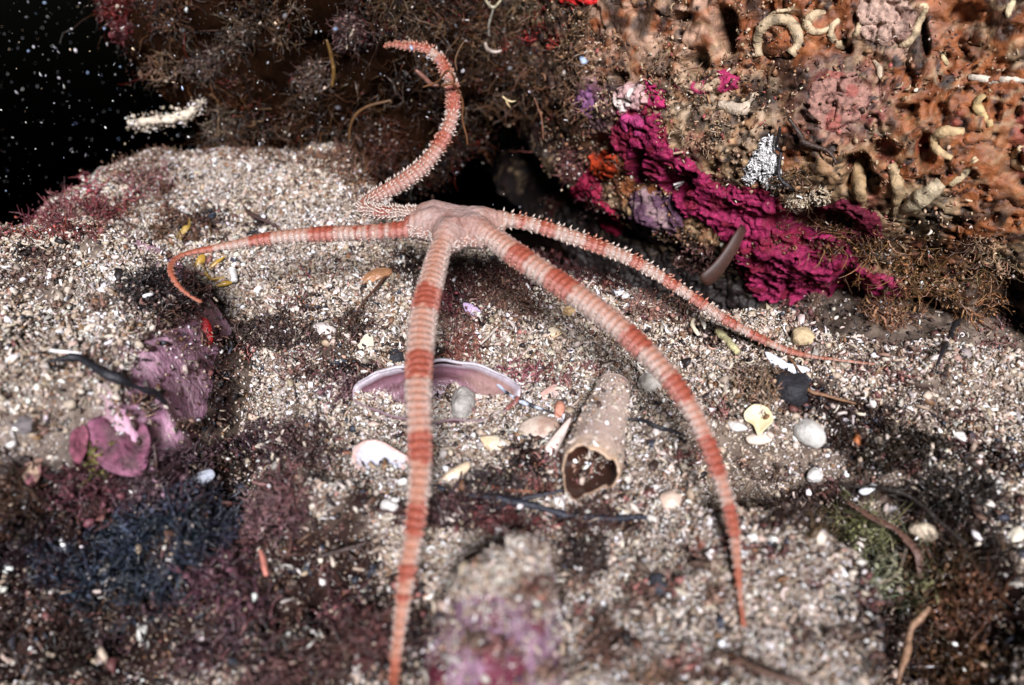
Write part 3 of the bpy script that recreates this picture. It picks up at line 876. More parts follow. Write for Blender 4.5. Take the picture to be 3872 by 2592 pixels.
# red bands, as spans along each arm read off the photo: (axis, from, to)
BANDS = {'left': ('x', [(938, 1032), (1170, 1270), (1355, 1372), (1395, 1410), (1440, 1460), (1480, 1560), (640, 800)]),
         'front': ('y', [(1099, 1182), (1343, 1448), (1648, 1750), (1911, 2038), (2144, 2190), (2252, 2284), (2485, 2640)]),
         'right': ('y', [(958, 1000), (1050, 1110), (1262, 1330), (1425, 1515), (1668, 1805), (1920, 2040), (2148, 2218), (2302, 2380)]),
         'far_right': ('x', [(1960, 1985), (2033, 2089), (2205, 2283), (2372, 2422), (2505, 2561), (2616, 2666), (2733, 2788), (2833, 2905), (2971, 3044), (3110, 3140)]),
         'back': ('y', [(222, 292), (330, 424), (508, 560), (150, 200), (2, 3)])}

parts_V = []; parts_F = []; off = 0
for k, A in ARMS.items():
    V, Fs = tube_arrays(A[:, :3], A[:, 3] * .81, 20, True, flat=.86)
    parts_V.append(V)
    for f in Fs:
        f = f + off
        if f.shape[1] == 4: parts_F += [tuple(x) for x in f[:, :3].tolist()] + [tuple(x) for x in f[:, [0, 2, 3]].tolist()]
        else: parts_F += [tuple(x) for x in f.tolist()]
    off += len(V)
dc = atz(1724, 852, 2.76)
sv, sf = ico_sub(5)
th = np.arctan2(sv[:, 1], sv[:, 0])
angs = []
for k, A in ARMS.items():
    i = np.argmin(np.abs(np.linalg.norm(A[:, :2] - dc[:2], axis=1) - 1.2)); angs.append(math.atan2(A[i, 1] - dc[1], A[i, 0] - dc[0]))
rr = np.full(len(sv), .66)
for a in angs:
    rr += .34 * np.exp(-(np.angle(np.exp(1j * (th - a))) / .36) ** 2)
flatd = np.sign(sv[:, 2]) * np.abs(sv[:, 2]) ** .8
DV = np.stack([sv[:, 0] * rr * 1.04, sv[:, 1] * rr, flatd * .36], 1) + dc
parts_V.append(DV); parts_F += [tuple(x) for x in (sf + off).tolist()]
me = bpy.data.meshes.new('star_union'); me.from_pydata(np.concatenate(parts_V).tolist(), [], parts_F); me.update()
tmp = bpy.data.objects.new('star_union', me); C.objects.link(tmp)
rm = tmp.modifiers.new('r', 'REMESH'); rm.mode = 'VOXEL'; rm.voxel_size = 0.03
sm = tmp.modifiers.new('s', 'SMOOTH'); sm.iterations = 3; sm.factor = .5
dg = bpy.context.evaluated_depsgraph_get()
ev = tmp.evaluated_get(dg); em = ev.to_mesh()
nv_ = len(em.vertices)
V = np.zeros(nv_ * 3); em.vertices.foreach_get('co', V); V = V.reshape(-1, 3)
N = np.zeros(nv_ * 3); em.vertex_normals.foreach_get('vector', N); N = N.reshape(-1, 3)
Fq = [tuple(p.vertices) for p in em.polygons]
quads = np.array([f for f in Fq if len(f) == 4]); tris = np.array([f for f in Fq if len(f) == 3]).reshape(-1, 3)
ev.to_mesh_clear(); bpy.data.objects.remove(tmp)

names = list(ARMS); cl = []; ci = []; cS = []; cR = []; cT = []
for a_i, k in enumerate(names):
    A = ARMS[k]; s = np.concatenate([[0], np.cumsum(np.linalg.norm(np.diff(A[:, :3], axis=0), axis=1))])
    T = np.gradient(A[:, :3], axis=0); T /= np.linalg.norm(T, axis=1)[:, None]
    cl.append(A[:, :3]); ci += [a_i] * len(A); cS.append(s); cR.append(A[:, 3]); cT.append(T)
cl = np.concatenate(cl); ci = np.array(ci); cS = np.concatenate(cS); cR = np.concatenate(cR); cT = np.concatenate(cT)
kd = KDTree(len(cl))
for i, q in enumerate(cl): kd.insert(q, i)
kd.balance()
idx = np.array([kd.find(q)[1] for q in V])
rel = V - cl[idx]
s = cS[idx] + (rel * cT[idx]).sum(1)
ddc = np.linalg.norm((V - dc) * np.array((1, 1, 1.5)), axis=1)
on_disc = 1 - sst(.6, 1.15, ddc)
upness = N[:, 2]
side = np.cross(cT[idx], np.array((0, 0, 1.0))); side /= np.linalg.norm(side, axis=1)[:, None] + 1e-6
lat = np.abs((N * side).sum(1))
ph = ((s + .03 * vnoise(V, 1.6, 511)) / SEG) % 1.0
rib = np.sin(math.pi * ph) ** .6
rad = cR[idx]
amp = np.minimum(.040, rad * .17)
disp = (amp * (rib - .45)) * (1 - on_disc)
disp += amp * .7 * (1 - on_disc) * sst(.5, .85, lat) * rib
thd = np.arctan2(V[:, 1] - dc[1], V[:, 0] - dc[0]); rd_ = np.hypot(V[:, 0] - dc[0], V[:, 1] - dc[1])
ridge_d = np.zeros(len(V))
for a in angs: ridge_d = np.maximum(ridge_d, np.exp(-(np.angle(np.exp(1j * (thd - a))) * rd_ / .26) ** 2))
ridge_d *= sst(.15, .5, rd_) 
disp += on_disc * (.11 * ridge_d - .05) * sst(-.2, .3, upness)
disp += .006 * vnoise(V, 22, 513)
disp += on_disc * (.018 * fbm(V, 5, 3, 501) + .012 * vnoise(V, 14, 503))
V2 = V + N * disp[:, None]
# pigment
px, py, _ = proj(V)
red = np.zeros(len(V))
for a_i, k in enumerate(names):
    ax, sp_ = BANDS[k]; cpx, cpy, _ = proj(ARMS[k][:, :3])
    q = (cpx if ax == 'x' else cpy)[np.searchsorted(np.cumsum([0] + [len(ARMS[j]) for j in names]), 0):]
    q = cpx if ax == 'x' else cpy
    b = np.zeros(len(q))
    for (f0, f1) in sp_: b = np.maximum(b, sst(f0 - 5, f0 + 4, q) * (1 - sst(f1 - 4, f1 + 5, q)))
    if k == 'back':
        b = b * (np.arange(len(q)) > len(q) * .3)
        b = np.maximum(b, (np.arange(len(q)) < len(q) * .3) * sst(1430, 1440, cpx) * (1 - sst(1490, 1500, cpx)))
        b = np.maximum(b, .45 * (cpy > 290) * (np.arange(len(q)) > len(q) * .3))
    m = ci[idx] == a_i
    start = sum(len(ARMS[j]) for j in names[:a_i])
    wig = np.clip(idx[m] - start + np.round(1.2 * vnoise(V[m], 9, 505)).astype(int), 0, len(q) - 1)
    red[m] = b[wig]
pale = np.array((.55, .35, .285)); redc = np.array((.33, .062, .032)); cream = np.array((.54, .47, .43)); org = np.array((.47, .17, .085))
c = np.tile(pale, (len(V), 1))
seam = (1 - sst(.05, .30, np.minimum(ph, 1 - ph)))
c = c * (1 - .55 * seam[:, None]) + org * (.55 * seam[:, None])
c = c * (1 - .0) 
ridge = (1 - sst(.12, .35, np.abs((rel * side).sum(1)) / np.maximum(rad, .02)))
c = c * (1 - .45 * ridge[:, None]) + org * (.45 * ridge[:, None])
fl = sst(.55, .9, lat)[:, None] * (1 - seam[:, None] * .5)
c = c * (1 - .6 * fl) + cream * .6 * fl
rr_ = red[:, None]
rcol = redc * (1 + .5 * (rib[:, None] - .5)) + .12 * fl
c = c * (1 - rr_ * .9) + rcol * rr_ * .9
fo = ((ci[idx] == names.index('front')) * sst(1550, 1750, py) * (1 - sst(.5, .8, lat)) * .45 * (1 - red))[:, None]; c = c * (1 - fo) + np.array((.50, .20, .11)) * fo
tip = sst(.12, .06, rad)[:, None] * .5
c = c * (1 - tip) + np.array((.50, .17, .09)) * tip
n1 = (.5 + .5 * fbm(V, 2.6, 3, 507))[:, None]
dcol = np.array((.42, .25, .215)) * n1 + np.array((.50, .38, .355)) * (1 - n1)
for a in angs:
    for sg_ in (-.26, .26):
        q_ = dc + np.array((math.cos(a + sg_), math.sin(a + sg_), 0)) * .62
        sh_ = np.exp(-(((V[:, :2] - q_[:2]) ** 2).sum(1) / .13 ** 2) ** 2)[:, None]
        dcol = dcol * (1 - .5 * sh_) + np.array((.60, .47, .43)) * .5 * sh_
wsp = (.5 * sst(.25, .5, vnoise(V, 4, 509)))[:, None]
dcol = dcol * (1 - wsp) + np.array((.32, .14, .11)) * wsp
dk_ = ((1 - ridge_d) * sst(.25, .8, rd_) * .5)[:, None]; dcol = dcol * (1 - dk_) + np.array((.24, .13, .11)) * dk_
bars = ((1 - sst(.1, .45, upness)) * (.5 + .5 * np.sin(thd * 34)))[:, None] * .8; dcol = dcol * (1 - bars) + np.array((.40, .09, .035)) * bars
c = c * (1 - on_disc[:, None] * .85) + dcol * on_disc[:, None] * .85
under = sst(-.2, -.6, upness)[:, None]
c = c * (1 - under * .6) + np.array((.45, .38, .33)) * under * .6
c = c * .73
star = mesh_obj('brittle_star', V2, [f for f in (quads, tris) if len(f)], M_STAR, c)
tag(star, 'pinkish orange brittle star with red banded arms straddling the sandy hollow', 'brittle star')

# spines : a little fan on each flank of each arm plate
for a_i, k in enumerate(names):
    A = ARMS[k]; s = np.concatenate([[0], np.cumsum(np.linalg.norm(np.diff(A[:, :3], axis=0), axis=1))])
    T = np.gradient(A[:, :3], axis=0); T /= np.linalg.norm(T, axis=1)[:, None]
    start = sum(len(ARMS[j]) for j in names[:a_i])
    SV = []; SF = []; SC = []; o_ = 0
    L = s[-1]; sg = np.arange(.75, L - .05, SEG)
    ax, sp_ = BANDS[k]
    for q in sg + .5 * SEG:
        i = min(np.searchsorted(s, q), len(A) - 1)
        p = A[i, :3]; t = T[i]; r = A[i, 3]
        sd_ = np.cross(t, (0, 0, 1.0)); sd_ /= np.linalg.norm(sd_) + 1e-6
        upl = np.cross(sd_, t); 
        if upl[2] < 0 and k != 'back': upl = -upl
        qx, qy, _ = proj(p[None]); qq = qx[0] if ax == 'x' else qy[0]
        isr = any(f0 < qq < f1 for f0, f1 in sp_)
        ln0 = {'back': .085, 'far_right': .075, 'left': .04, 'front': .045, 'right': .045}[k]
        angs_ = {'back': (-.5, -.05, .4, .8, 1.2), 'far_right': (-.3, .1, .5, .85, 1.15)}.get(k, (-.6, -.3, .0, .3, .55))
        for sgn in (-1, 1):
            for a in angs_:
                a = a + rng.normal() * .08
                out = sgn * math.cos(a) * sd_ + math.sin(a) * upl
                dr = out + t * rng.uniform(.1, .8) + rng.normal(size=3) * .2; dr /= np.linalg.norm(dr)
                ln = ln0 * min(1, r / .16 + .15) * rng.uniform(.7, 1.25)
                b = p + out * r * .86
                w_ = min(.021, r * .14)
                e1 = np.cross(dr, (0.3, .5, .8)); e1 /= np.linalg.norm(e1); e2 = np.cross(dr, e1)
                mid_ = b + dr * ln * .55
                ring = [b + w_ * (math.cos(z) * e1 + math.sin(z) * e2) for z in (0, 1.57, 3.14, 4.71)] + [mid_ + w_ * .75 * (math.cos(z) * e1 + math.sin(z) * e2) for z in (0, 1.57, 3.14, 4.71)] + [b + dr * ln]
                SV += ring
                for j in range(4):
                    j2 = (j + 1) % 4
                    SF += [(o_ + j, o_ + j2, o_ + 4 + j2), (o_ + j, o_ + 4 + j2, o_ + 4 + j), (o_ + 4 + j, o_ + 4 + j2, o_ + 8)]
                cc = np.array((.60, .49, .42)) if not isr else np.array((.50, .24, .17))
                cc = cc * rng.uniform(.85, 1.1)
                SC += [cc * .9] * 4 + [cc] * 5
                o_ += 9
    tag(mesh_obj('arm_spines', np.array(SV), np.array(SF), M_SPINE, np.array(SC), smooth=True, parent=star), kind='stuff')

dV = []; dF = []; o_ = 0
edge_i = np.where((on_disc > .3) & (np.abs(upness) < .35))[0]
for i in rng.choice(edge_i, min(260, len(edge_i)), replace=False):
    p = V2[i]; nn = N[i] + rng.normal(size=3) * .25 + np.array((0, 0, .25)); nn /= np.linalg.norm(nn)
    e1 = np.cross(nn, (.2, .4, .9)); e1 /= np.linalg.norm(e1); e2 = np.cross(nn, e1)
    ln = rng.uniform(.04, .075)
    dV += [p + .016 * (math.cos(z) * e1 + math.sin(z) * e2) for z in (0, 1.57, 3.14, 4.71)] + [p + nn * ln]
    dF += [(o_ + j, o_ + (j + 1) % 4, o_ + 4) for j in range(4)]; o_ += 5
tag(mesh_obj('disc_spines', np.array(dV), np.array(dF), M_SPINE, np.array((.56, .47, .42)), parent=star), kind='stuff')

# ------------------------------------------------------------------ things lying on the sand
def facing(p, n, k=.5):
    tc = CAM - p; tc /= np.linalg.norm(tc)
    q = n * (1 - k) + tc * k
    return q / np.linalg.norm(q)

def slab(name, label, cat, outline, col, thick=.05, dome=.06, lift=.05, k=.45, mat=None, ribs=0, ribdir=0.0, col2=None, on=G, seed=0, group=None, concave=False, rough=.02, parent=None, rim=None):
    """a plate with real thickness: its outline unprojected on a tilted plane through the spot where it lies"""
    O = np.array(outline, float); c0 = O.mean(0)
    p, n = on(*c0)
    n = facing(p, np.array((0, 0, 1.0)) if on is G else n, k)
    p = p + n * lift
    pts = []
    for i in range(len(O)):
        a, b = O[i], O[(i + 1) % len(O)]
        for t in (0, .25, .5, .75):
            w_ = a * (1 - t) + b * t
            d = ray(*w_); pts.append(CAM + d * (((p - CAM) @ n) / (d @ n)))
    pts = np.array(pts); ct = pts.mean(0)
    sm_ = pts.copy()
    for _ in range(2): sm_ = (np.roll(sm_, 1, 0) + sm_ * 2 + np.roll(sm_, -1, 0)) / 4
    pts = sm_ + (sm_ - ct) * .05; m = len(pts)
    R = np.linalg.norm(pts - ct, axis=1).mean()
    e1 = np.cross(n, (0.2, .1, 1.0)); e1 /= np.linalg.norm(e1); e2 = np.cross(n, e1)
    fr = [1.0, .97, .88, .74, .56, .36, .17]
    V = []; 
    for side_ in (1, -1):
        for f_ in fr:
            q = ct + (pts - ct) * f_
            hgt = dome * (1 - f_ ** 2) * (-1 if concave else 1)
            edge = thick * .5 * (1 if f_ < .99 else .35)
            q = q + n * (hgt + side_ * edge)
            if side_ == 1 or rough > .05:
                q = q + n[None] * (rough * fbm(q, 4.0, 3, 600 + seed) * (1 if f_ < .99 else .3))[:, None]
            if ribs:
                lx = (q - ct) @ (math.cos(ribdir) * e1 + math.sin(ribdir) * e2)
                q = q + n[None] * (.022 * np.sin(lx / R * ribs * math.pi))[:, None]
            V.append(q)
    V = np.concatenate(V); nf = len(fr)
    F = []
    for sd_ in (0, 1):
        o_ = sd_ * nf * m
        for i in range(nf - 1):
            for j in range(m):
                a = o_ + i * m + j; b = o_ + i * m + (j + 1) % m
                F.append((a, b, b + m, a + m) if sd_ == 0 else (b, a, a + m, b + m))
    for j in range(m):
        F.append(((j + 1) % m, j, nf * m + j, nf * m + (j + 1) % m))
    V = np.concatenate([V, V[(nf - 1) * m:nf * m].mean(0)[None], V[(2 * nf - 1) * m:].mean(0)[None]])
    T3 = [((nf - 1) * m + j, (nf - 1) * m + (j + 1) % m, 2 * nf * m) for j in range(m)] + [((2 * nf - 1) * m + (j + 1) % m, (2 * nf - 1) * m + j, 2 * nf * m + 1) for j in range(m)]
    cc = np.tile(np.array(col, float), (len(V), 1))
    q = (.5 + .5 * fbm(V, 3.5, 3, 610 + seed))[:, None]
    if col2 is not None: q2 = sst(.4, .65, q); cc = cc * (1 - q2) + np.array(col2) * q2
    else: cc = cc * (.82 + .3 * q)
    if rim is not None:
        for sd_ in (0, 1):
            cc[sd_ * nf * m: sd_ * nf * m + 3 * m] = cc[sd_ * nf * m: sd_ * nf * m + 3 * m] * .35 + np.array(rim) * .65
    o = mesh_obj(name, V, [np.array(F), np.array(T3)], mat or M_SHELL, cc, parent=parent)
    if label: tag(o, label, cat, group)
    return o

CREAM = (.72, .62, .46); WHT = (.62, .60, .57)
slab('shell_fragment', 'cream three cornered shell chip left of the front arm', 'shell fragment', [(1385, 1260), (1414, 1275), (1410, 1352), (1343, 1347), (1350, 1308)], CREAM, .07, .05, seed=1, k=.6, col2=WHT)
slab('shell_fragment', 'small lilac shell chip lying in the dark algae under the disc', 'shell fragment', [(1748, 1143), (1790, 1153), (1824, 1185), (1827, 1214), (1795, 1210), (1760, 1180)], (.45, .34, .50), .03, .05, seed=2, k=.7, lift=.1)
slab('shell_fragment', 'little tan shell chip with a notched edge in the middle of the sand', 'shell fragment', [(2074, 1243), (2095, 1238), (2130, 1262), (2108, 1274), (2092, 1280), (2065, 1292)], (.66, .50, .30), .06, .05, seed=3, k=.6, col2=CREAM)
slab('shell_fragment', 'beige sandy shell plate between the mussel shell and the tubular shell', 'shell fragment', [(1956, 1630), (1985, 1592), (2050, 1570), (2112, 1598), (2128, 1650), (2065, 1688), (1980, 1692)], (.55, .45, .37), .07, .12, seed=5, k=.55, col2=(.40, .27, .21))
slab('shell_fragment', 'narrow pale shell blade leaning on the left of the tubular shell', 'shell fragment', [(2152, 1580), (2160, 1590), (2112, 1704), (2066, 1776), (2040, 1762), (2058, 1692)], (.66, .54, .48), .05, .03, seed=6, k=.75, lift=.22)
slab('shell_fragment', 'pale pink shell chip behind the tubular shell', 'shell fragment', [(2040, 1490), (2100, 1448), (2118, 1490), (2085, 1512), (2028, 1528)], (.64, .40, .34), .06, .05, seed=8, k=.6)
slab('bivalve_shell', 'open white bivalve with orange edges and brown tip left of the front arm', 'shell', [(1332, 1735), (1340, 1700), (1368, 1674), (1410, 1664), (1450, 1674), (1500, 1705), (1548, 1732), (1550, 1762), (1500, 1788), (1440, 1798), (1385, 1790), (1345, 1765)], (.50, .50, .58), .06, .08, seed=9, k=.65, concave=True, rim=(.52, .26, .16), lift=.26)
BIV = bpy.data.objects['bivalve_shell']
slab('umbo', None, None, [(1262, 1712), (1300, 1702), (1345, 1708), (1348, 1745), (1310, 1738)], (.26, .10, .06), .06, .05, .12, .5, seed=9).parent = BIV
slab('sand_film', None, None, [(1400, 1690), (1450, 1690), (1475, 1712), (1450, 1722), (1405, 1712)], (.42, .36, .30), .03, .03, .16, .5, M_GRAIN, seed=92, rough=.04).parent = BIV
slab('shell_fragment', 'orange cream ribbed shell piece right of the front arm', 'shell fragment', [(1812, 1655), (1870, 1648), (1930, 1673), (1958, 1727), (1890, 1727), (1838, 1702)], (.68, .50, .32), .06, .1, seed=10, ribs=5, k=.55, col2=CREAM)
slab('shell_fragment', 'yellowish shell sliver just right of the front arm below the orange piece', 'shell fragment', [(1665, 1812), (1700, 1780), (1770, 1742), (1780, 1765), (1742, 1817), (1690, 1822)], (.66, .52, .36), .05, .07, seed=11, k=.55)
slab('shell_fragment', 'faint bluish chip between the two right arms', 'shell fragment', [(2315, 1095), (2355, 1088), (2374, 1120), (2340, 1132)], (.58, .60, .64), .05, .04, seed=12, k=.5)
slab('shell_fragment', 'pale chip half hidden behind the thick right arm', 'shell fragment', [(2400, 1382), (2440, 1338), (2482, 1400), (2432, 1418), (2404, 1402)], (.68, .62, .54), .05, .04, seed=13, k=.5)
slab('shell_fragment', 'bluish white leaf shaped shell sliver beneath the thin arm tip', 'shell fragment', [(2888, 1330), (2922, 1338), (2982, 1384), (3050, 1388), (3062, 1405), (2990, 1417), (2930, 1397)], (.70, .72, .80), .04, .06, seed=14, k=.6, lift=.12)
slab('cockle_shell', 'white ribbed cockle shell half sunk in the sand on the right', 'shell', [(3003, 1605), (3058, 1583), (3112, 1622), (3124, 1670), (3092, 1698), (3030, 1674), (3000, 1642)], (.58, .56, .52), .1, .22, seed=15, ribs=6.5, ribdir=.9, k=.6)
slab('shell_fragment', 'broken yellowish shell cup above the cockle shell', 'shell fragment', [(2812, 1562), (2850, 1528), (2902, 1540), (2928, 1590), (2892, 1622), (2866, 1652), (2850, 1604), (2818, 1592)], (.72, .60, .36), .05, .08, seed=16, k=.6, concave=True, lift=.1, col2=CREAM)
slab('shell_fragment', 'pinkish cream flake left of the cockle shell', 'shell fragment', [(2818, 1652), (2890, 1630), (2928, 1667), (2870, 1684), (2828, 1677)], (.68, .55, .46), .04, .06, seed=17, k=.5)
slab('shell_fragment', 'short white curved strip beside the thick right arm', 'shell fragment', [(2743, 1592), (2800, 1598), (2834, 1627), (2770, 1634)], WHT, .05, .06, seed=18, k=.5)
slab('pebble', 'rounded cream pebble in the dark rubble on the right', 'pebble', [(3438, 1990), (3490, 1976), (3552, 2013), (3548, 2047), (3480, 2047), (3432, 2012)], (.58, .48, .36), .22, .14, seed=22, k=.5, mat=M_STONE)
slab('pebble', 'small white pebble on the sand right of the banded arm', 'pebble', [(3053, 1792), (3080, 1770), (3114, 1805), (3096, 1824), (3049, 1817)], WHT, .2, .1, seed=23, k=.5, mat=M_STONE)
slab('shell_fragment', 'white shell blade below the small white pebble', 'shell fragment', [(3240, 1858), (3298, 1828), (3324, 1840), (3272, 1877)], (.74, .76, .78), .04, .04, seed=24, k=.6, lift=.12)
slab('shell_fragment', 'round whitish flake below the twigs beside the front arm', 'shell fragment', [(1655, 1942), (1700, 1923), (1752, 1948), (1732, 1982), (1670, 1977)], (.62, .55, .50), .06, .08, seed=26, k=.5)
slab('shell_fragment', 'pale peach shell half buried in the sand below the tubular shell', 'shell fragment', [(2490, 1872), (2540, 1853), (2578, 1880), (2567, 1922), (2510, 1932)], (.66, .50, .40), .05, .1, seed=27, k=.5)
slab('shell_fragment', 'thin glassy shell cup on the dark silt left of the cream chip', 'shell fragment', [(1180, 1232), (1215, 1218), (1276, 1228), (1288, 1270), (1242, 1294), (1205, 1262)], (.60, .54, .50), .03, .14, seed=29, k=.6, lift=.1)
slab('shell_fragment', 'fan of brown ribs lying under the left arm near the disc', 'shell fragment', [(1362, 1058), (1400, 1022), (1478, 1012), (1482, 1040), (1420, 1062), (1372, 1092)], (.40, .20, .10), .05, .05, seed=30, ribs=9, ribdir=1.3, k=.6, lift=.1)
slab('shell_fragment', 'white bone-like chip at the right edge of the rubble', 'shell fragment', [(3736, 1860), (3770, 1812), (3792, 1836), (3778, 1872), (3745, 1884)], (.74, .74, .70), .08, .08, seed=31, k=.6, lift=.1)
slab('shell_fragment', 'square cream chip near the right border under the dark rubble', 'shell fragment', [(3800, 2012), (3860, 1985), (3880, 2040), (3830, 2062)], (.68, .62, .50), .06, .06, seed=32, k=.6, lift=.05)
slab('shell_fragment', 'white elongated chip in the rubble above the bone-like chip', 'shell fragment', [(3598, 1640), (3640, 1632), (3665, 1668), (3640, 1680)], (.80, .78, .74), .06, .05, seed=33, k=.6)
slab('pebble', 'orange brown oval pebble right of the cockle shell', 'pebble', [(3220, 1665), (3240, 1640), (3258, 1665), (3250, 1695), (3226, 1692)], (.42, .14, .05), .14, .08, seed=34, k=.6, mat=M_STONE, lift=.08)
slab('shell_fragment', 'oval grey white flake in the dark corner below the left rock', 'shell fragment', [(718, 1802), (800, 1772), (815, 1800), (790, 1828), (735, 1830)], (.50, .54, .62), .05, .05, seed=35, k=.6, lift=.2)
slab('shell_fragment', 'bluish chip pointing down in the dark algae, beneath the grey white flake', 'shell fragment', [(662, 1830), (712, 1832), (700, 1868), (682, 1872)], (.48, .55, .66), .05, .04, seed=36, k=.6, lift=.2)
slab('red_blob', 'glossy blood red oval sea squirt on the pink side of the left rock', 'sea squirt', [(760, 1200), (782, 1198), (803, 1240), (808, 1290), (790, 1308), (768, 1280), (756, 1235)], (.20, .004, .006), .10, .06, seed=37, k=.8, mat=M_RED, lift=.08)

def stone(label, cx, cy, rpx, rpy, col, seed, on=G, cat='stone', name='stone', sink=.35, group=None):
    p, n = on(cx, cy); s_ = pxs(p)
    v, f = ico_sub(3)
    r = np.array((rpx * s_, rpy * s_ * 1.1, rpy * s_ * .95))
    P = v.copy(); n1 = fbm(v, 1.2, 3, 700 + seed)
    P = P * (1 + .35 * n1)[:, None]
    q = np.sign(P) * np.abs(P) ** .8
    P = q * r + p + np.array((0, 0, r[2] * (1 - sink) * .6))
    m = (.5 + .5 * fbm(P, 4, 3, 710 + seed))[:, None]
    o = mesh_obj(name, P, f, M_STONE, np.array(col) * (.75 + .5 * m))
    tag(o, label, cat, group); return o
stone('angular grey stone resting inside the open mussel shell', 1752, 1558, 44, 58, (.36, .34, .31), 1, sink=.1)
stone('small salmon pink stone touching the spotted twig tip', 2115, 1562, 22, 30, (.55, .25, .17), 2)
stone('shiny black stone in the dark rubble under the thin arm', 2985, 1490, 66, 58, (.02, .02, .024), 3)
stone('small black stone between the front arm and the cream chip', 1498, 1360, 26, 26, (.03, .03, .035), 4)
stone('black lump on the pale sand near the bottom, right of the lilac edged rock', 2488, 2222, 38, 38, (.03, .032, .04), 5)
stone('round grey barnacle-like nodule beside the thick right arm', 2456, 1464, 44, 36, (.56, .52, .46), 6)
stone('yellow brown nugget on sand between the front and right arms', 2155, 1184, 24, 18, (.50, .33, .16), 7)
stone('dark round pebble on sand close to the sand edge at the bottom right', 2765, 2052, 18, 22, (.05, .05, .055), 8)
stone('rounded ochre stone in the far rubble beside the crevice', 3030, 1285, 40, 34, (.50, .38, .22), 9)
stone('grey lump at the left border behind the lobed pink crust', 95, 1610, 42, 30, (.16, .14, .14), 10, sink=.8)
stone('blurred whitish pebble low in the dark algae of the corner', 372, 2425, 32, 30, (.62, .58, .56), 11, sink=-.2)

def snail(label, cx, cy, rpx, rpy, col, seed, name='snail_shell'):
    p, n = G(cx, cy); s_ = pxs(p)
    A_ = []; 
    for i in range(150):
        t = i / 149; a = t * 4.6 * math.pi
        R_ = rpx * s_ * .62 * (1 - t) ** 1.1; h_ = rpy * s_ * 1.5 * (t ** .8)
        A_.append((R_ * math.cos(a), R_ * math.sin(a), h_, rpx * s_ * .55 * (1 - t) ** .95 + .006))
    A_ = np.array(A_)
    Rm = np.array(Euler((math.radians(-35), math.radians(20 + 30 * seed), 0)).to_matrix())
    rb = 1 + .10 * np.sin(np.arange(150) * 1.1)
    V, Fs = tube_arrays(A_[:, :3] @ Rm.T + p + np.array((0, 0, rpx * s_ * .5)), A_[:, 3] * rb, 12)
    o = mesh_obj(name, V, Fs, M_SHELL, np.array(col)); tag(o, label, 'shell'); return o
snail('white ribbed snail shell on the sand left of the front arm', 1465, 1950, 40, 48, (.60, .58, .55), 1)
snail('tiny grey snail shell between the lilac chip and the far right arm', 1905, 1290, 15, 20, (.42, .36, .32), 2)

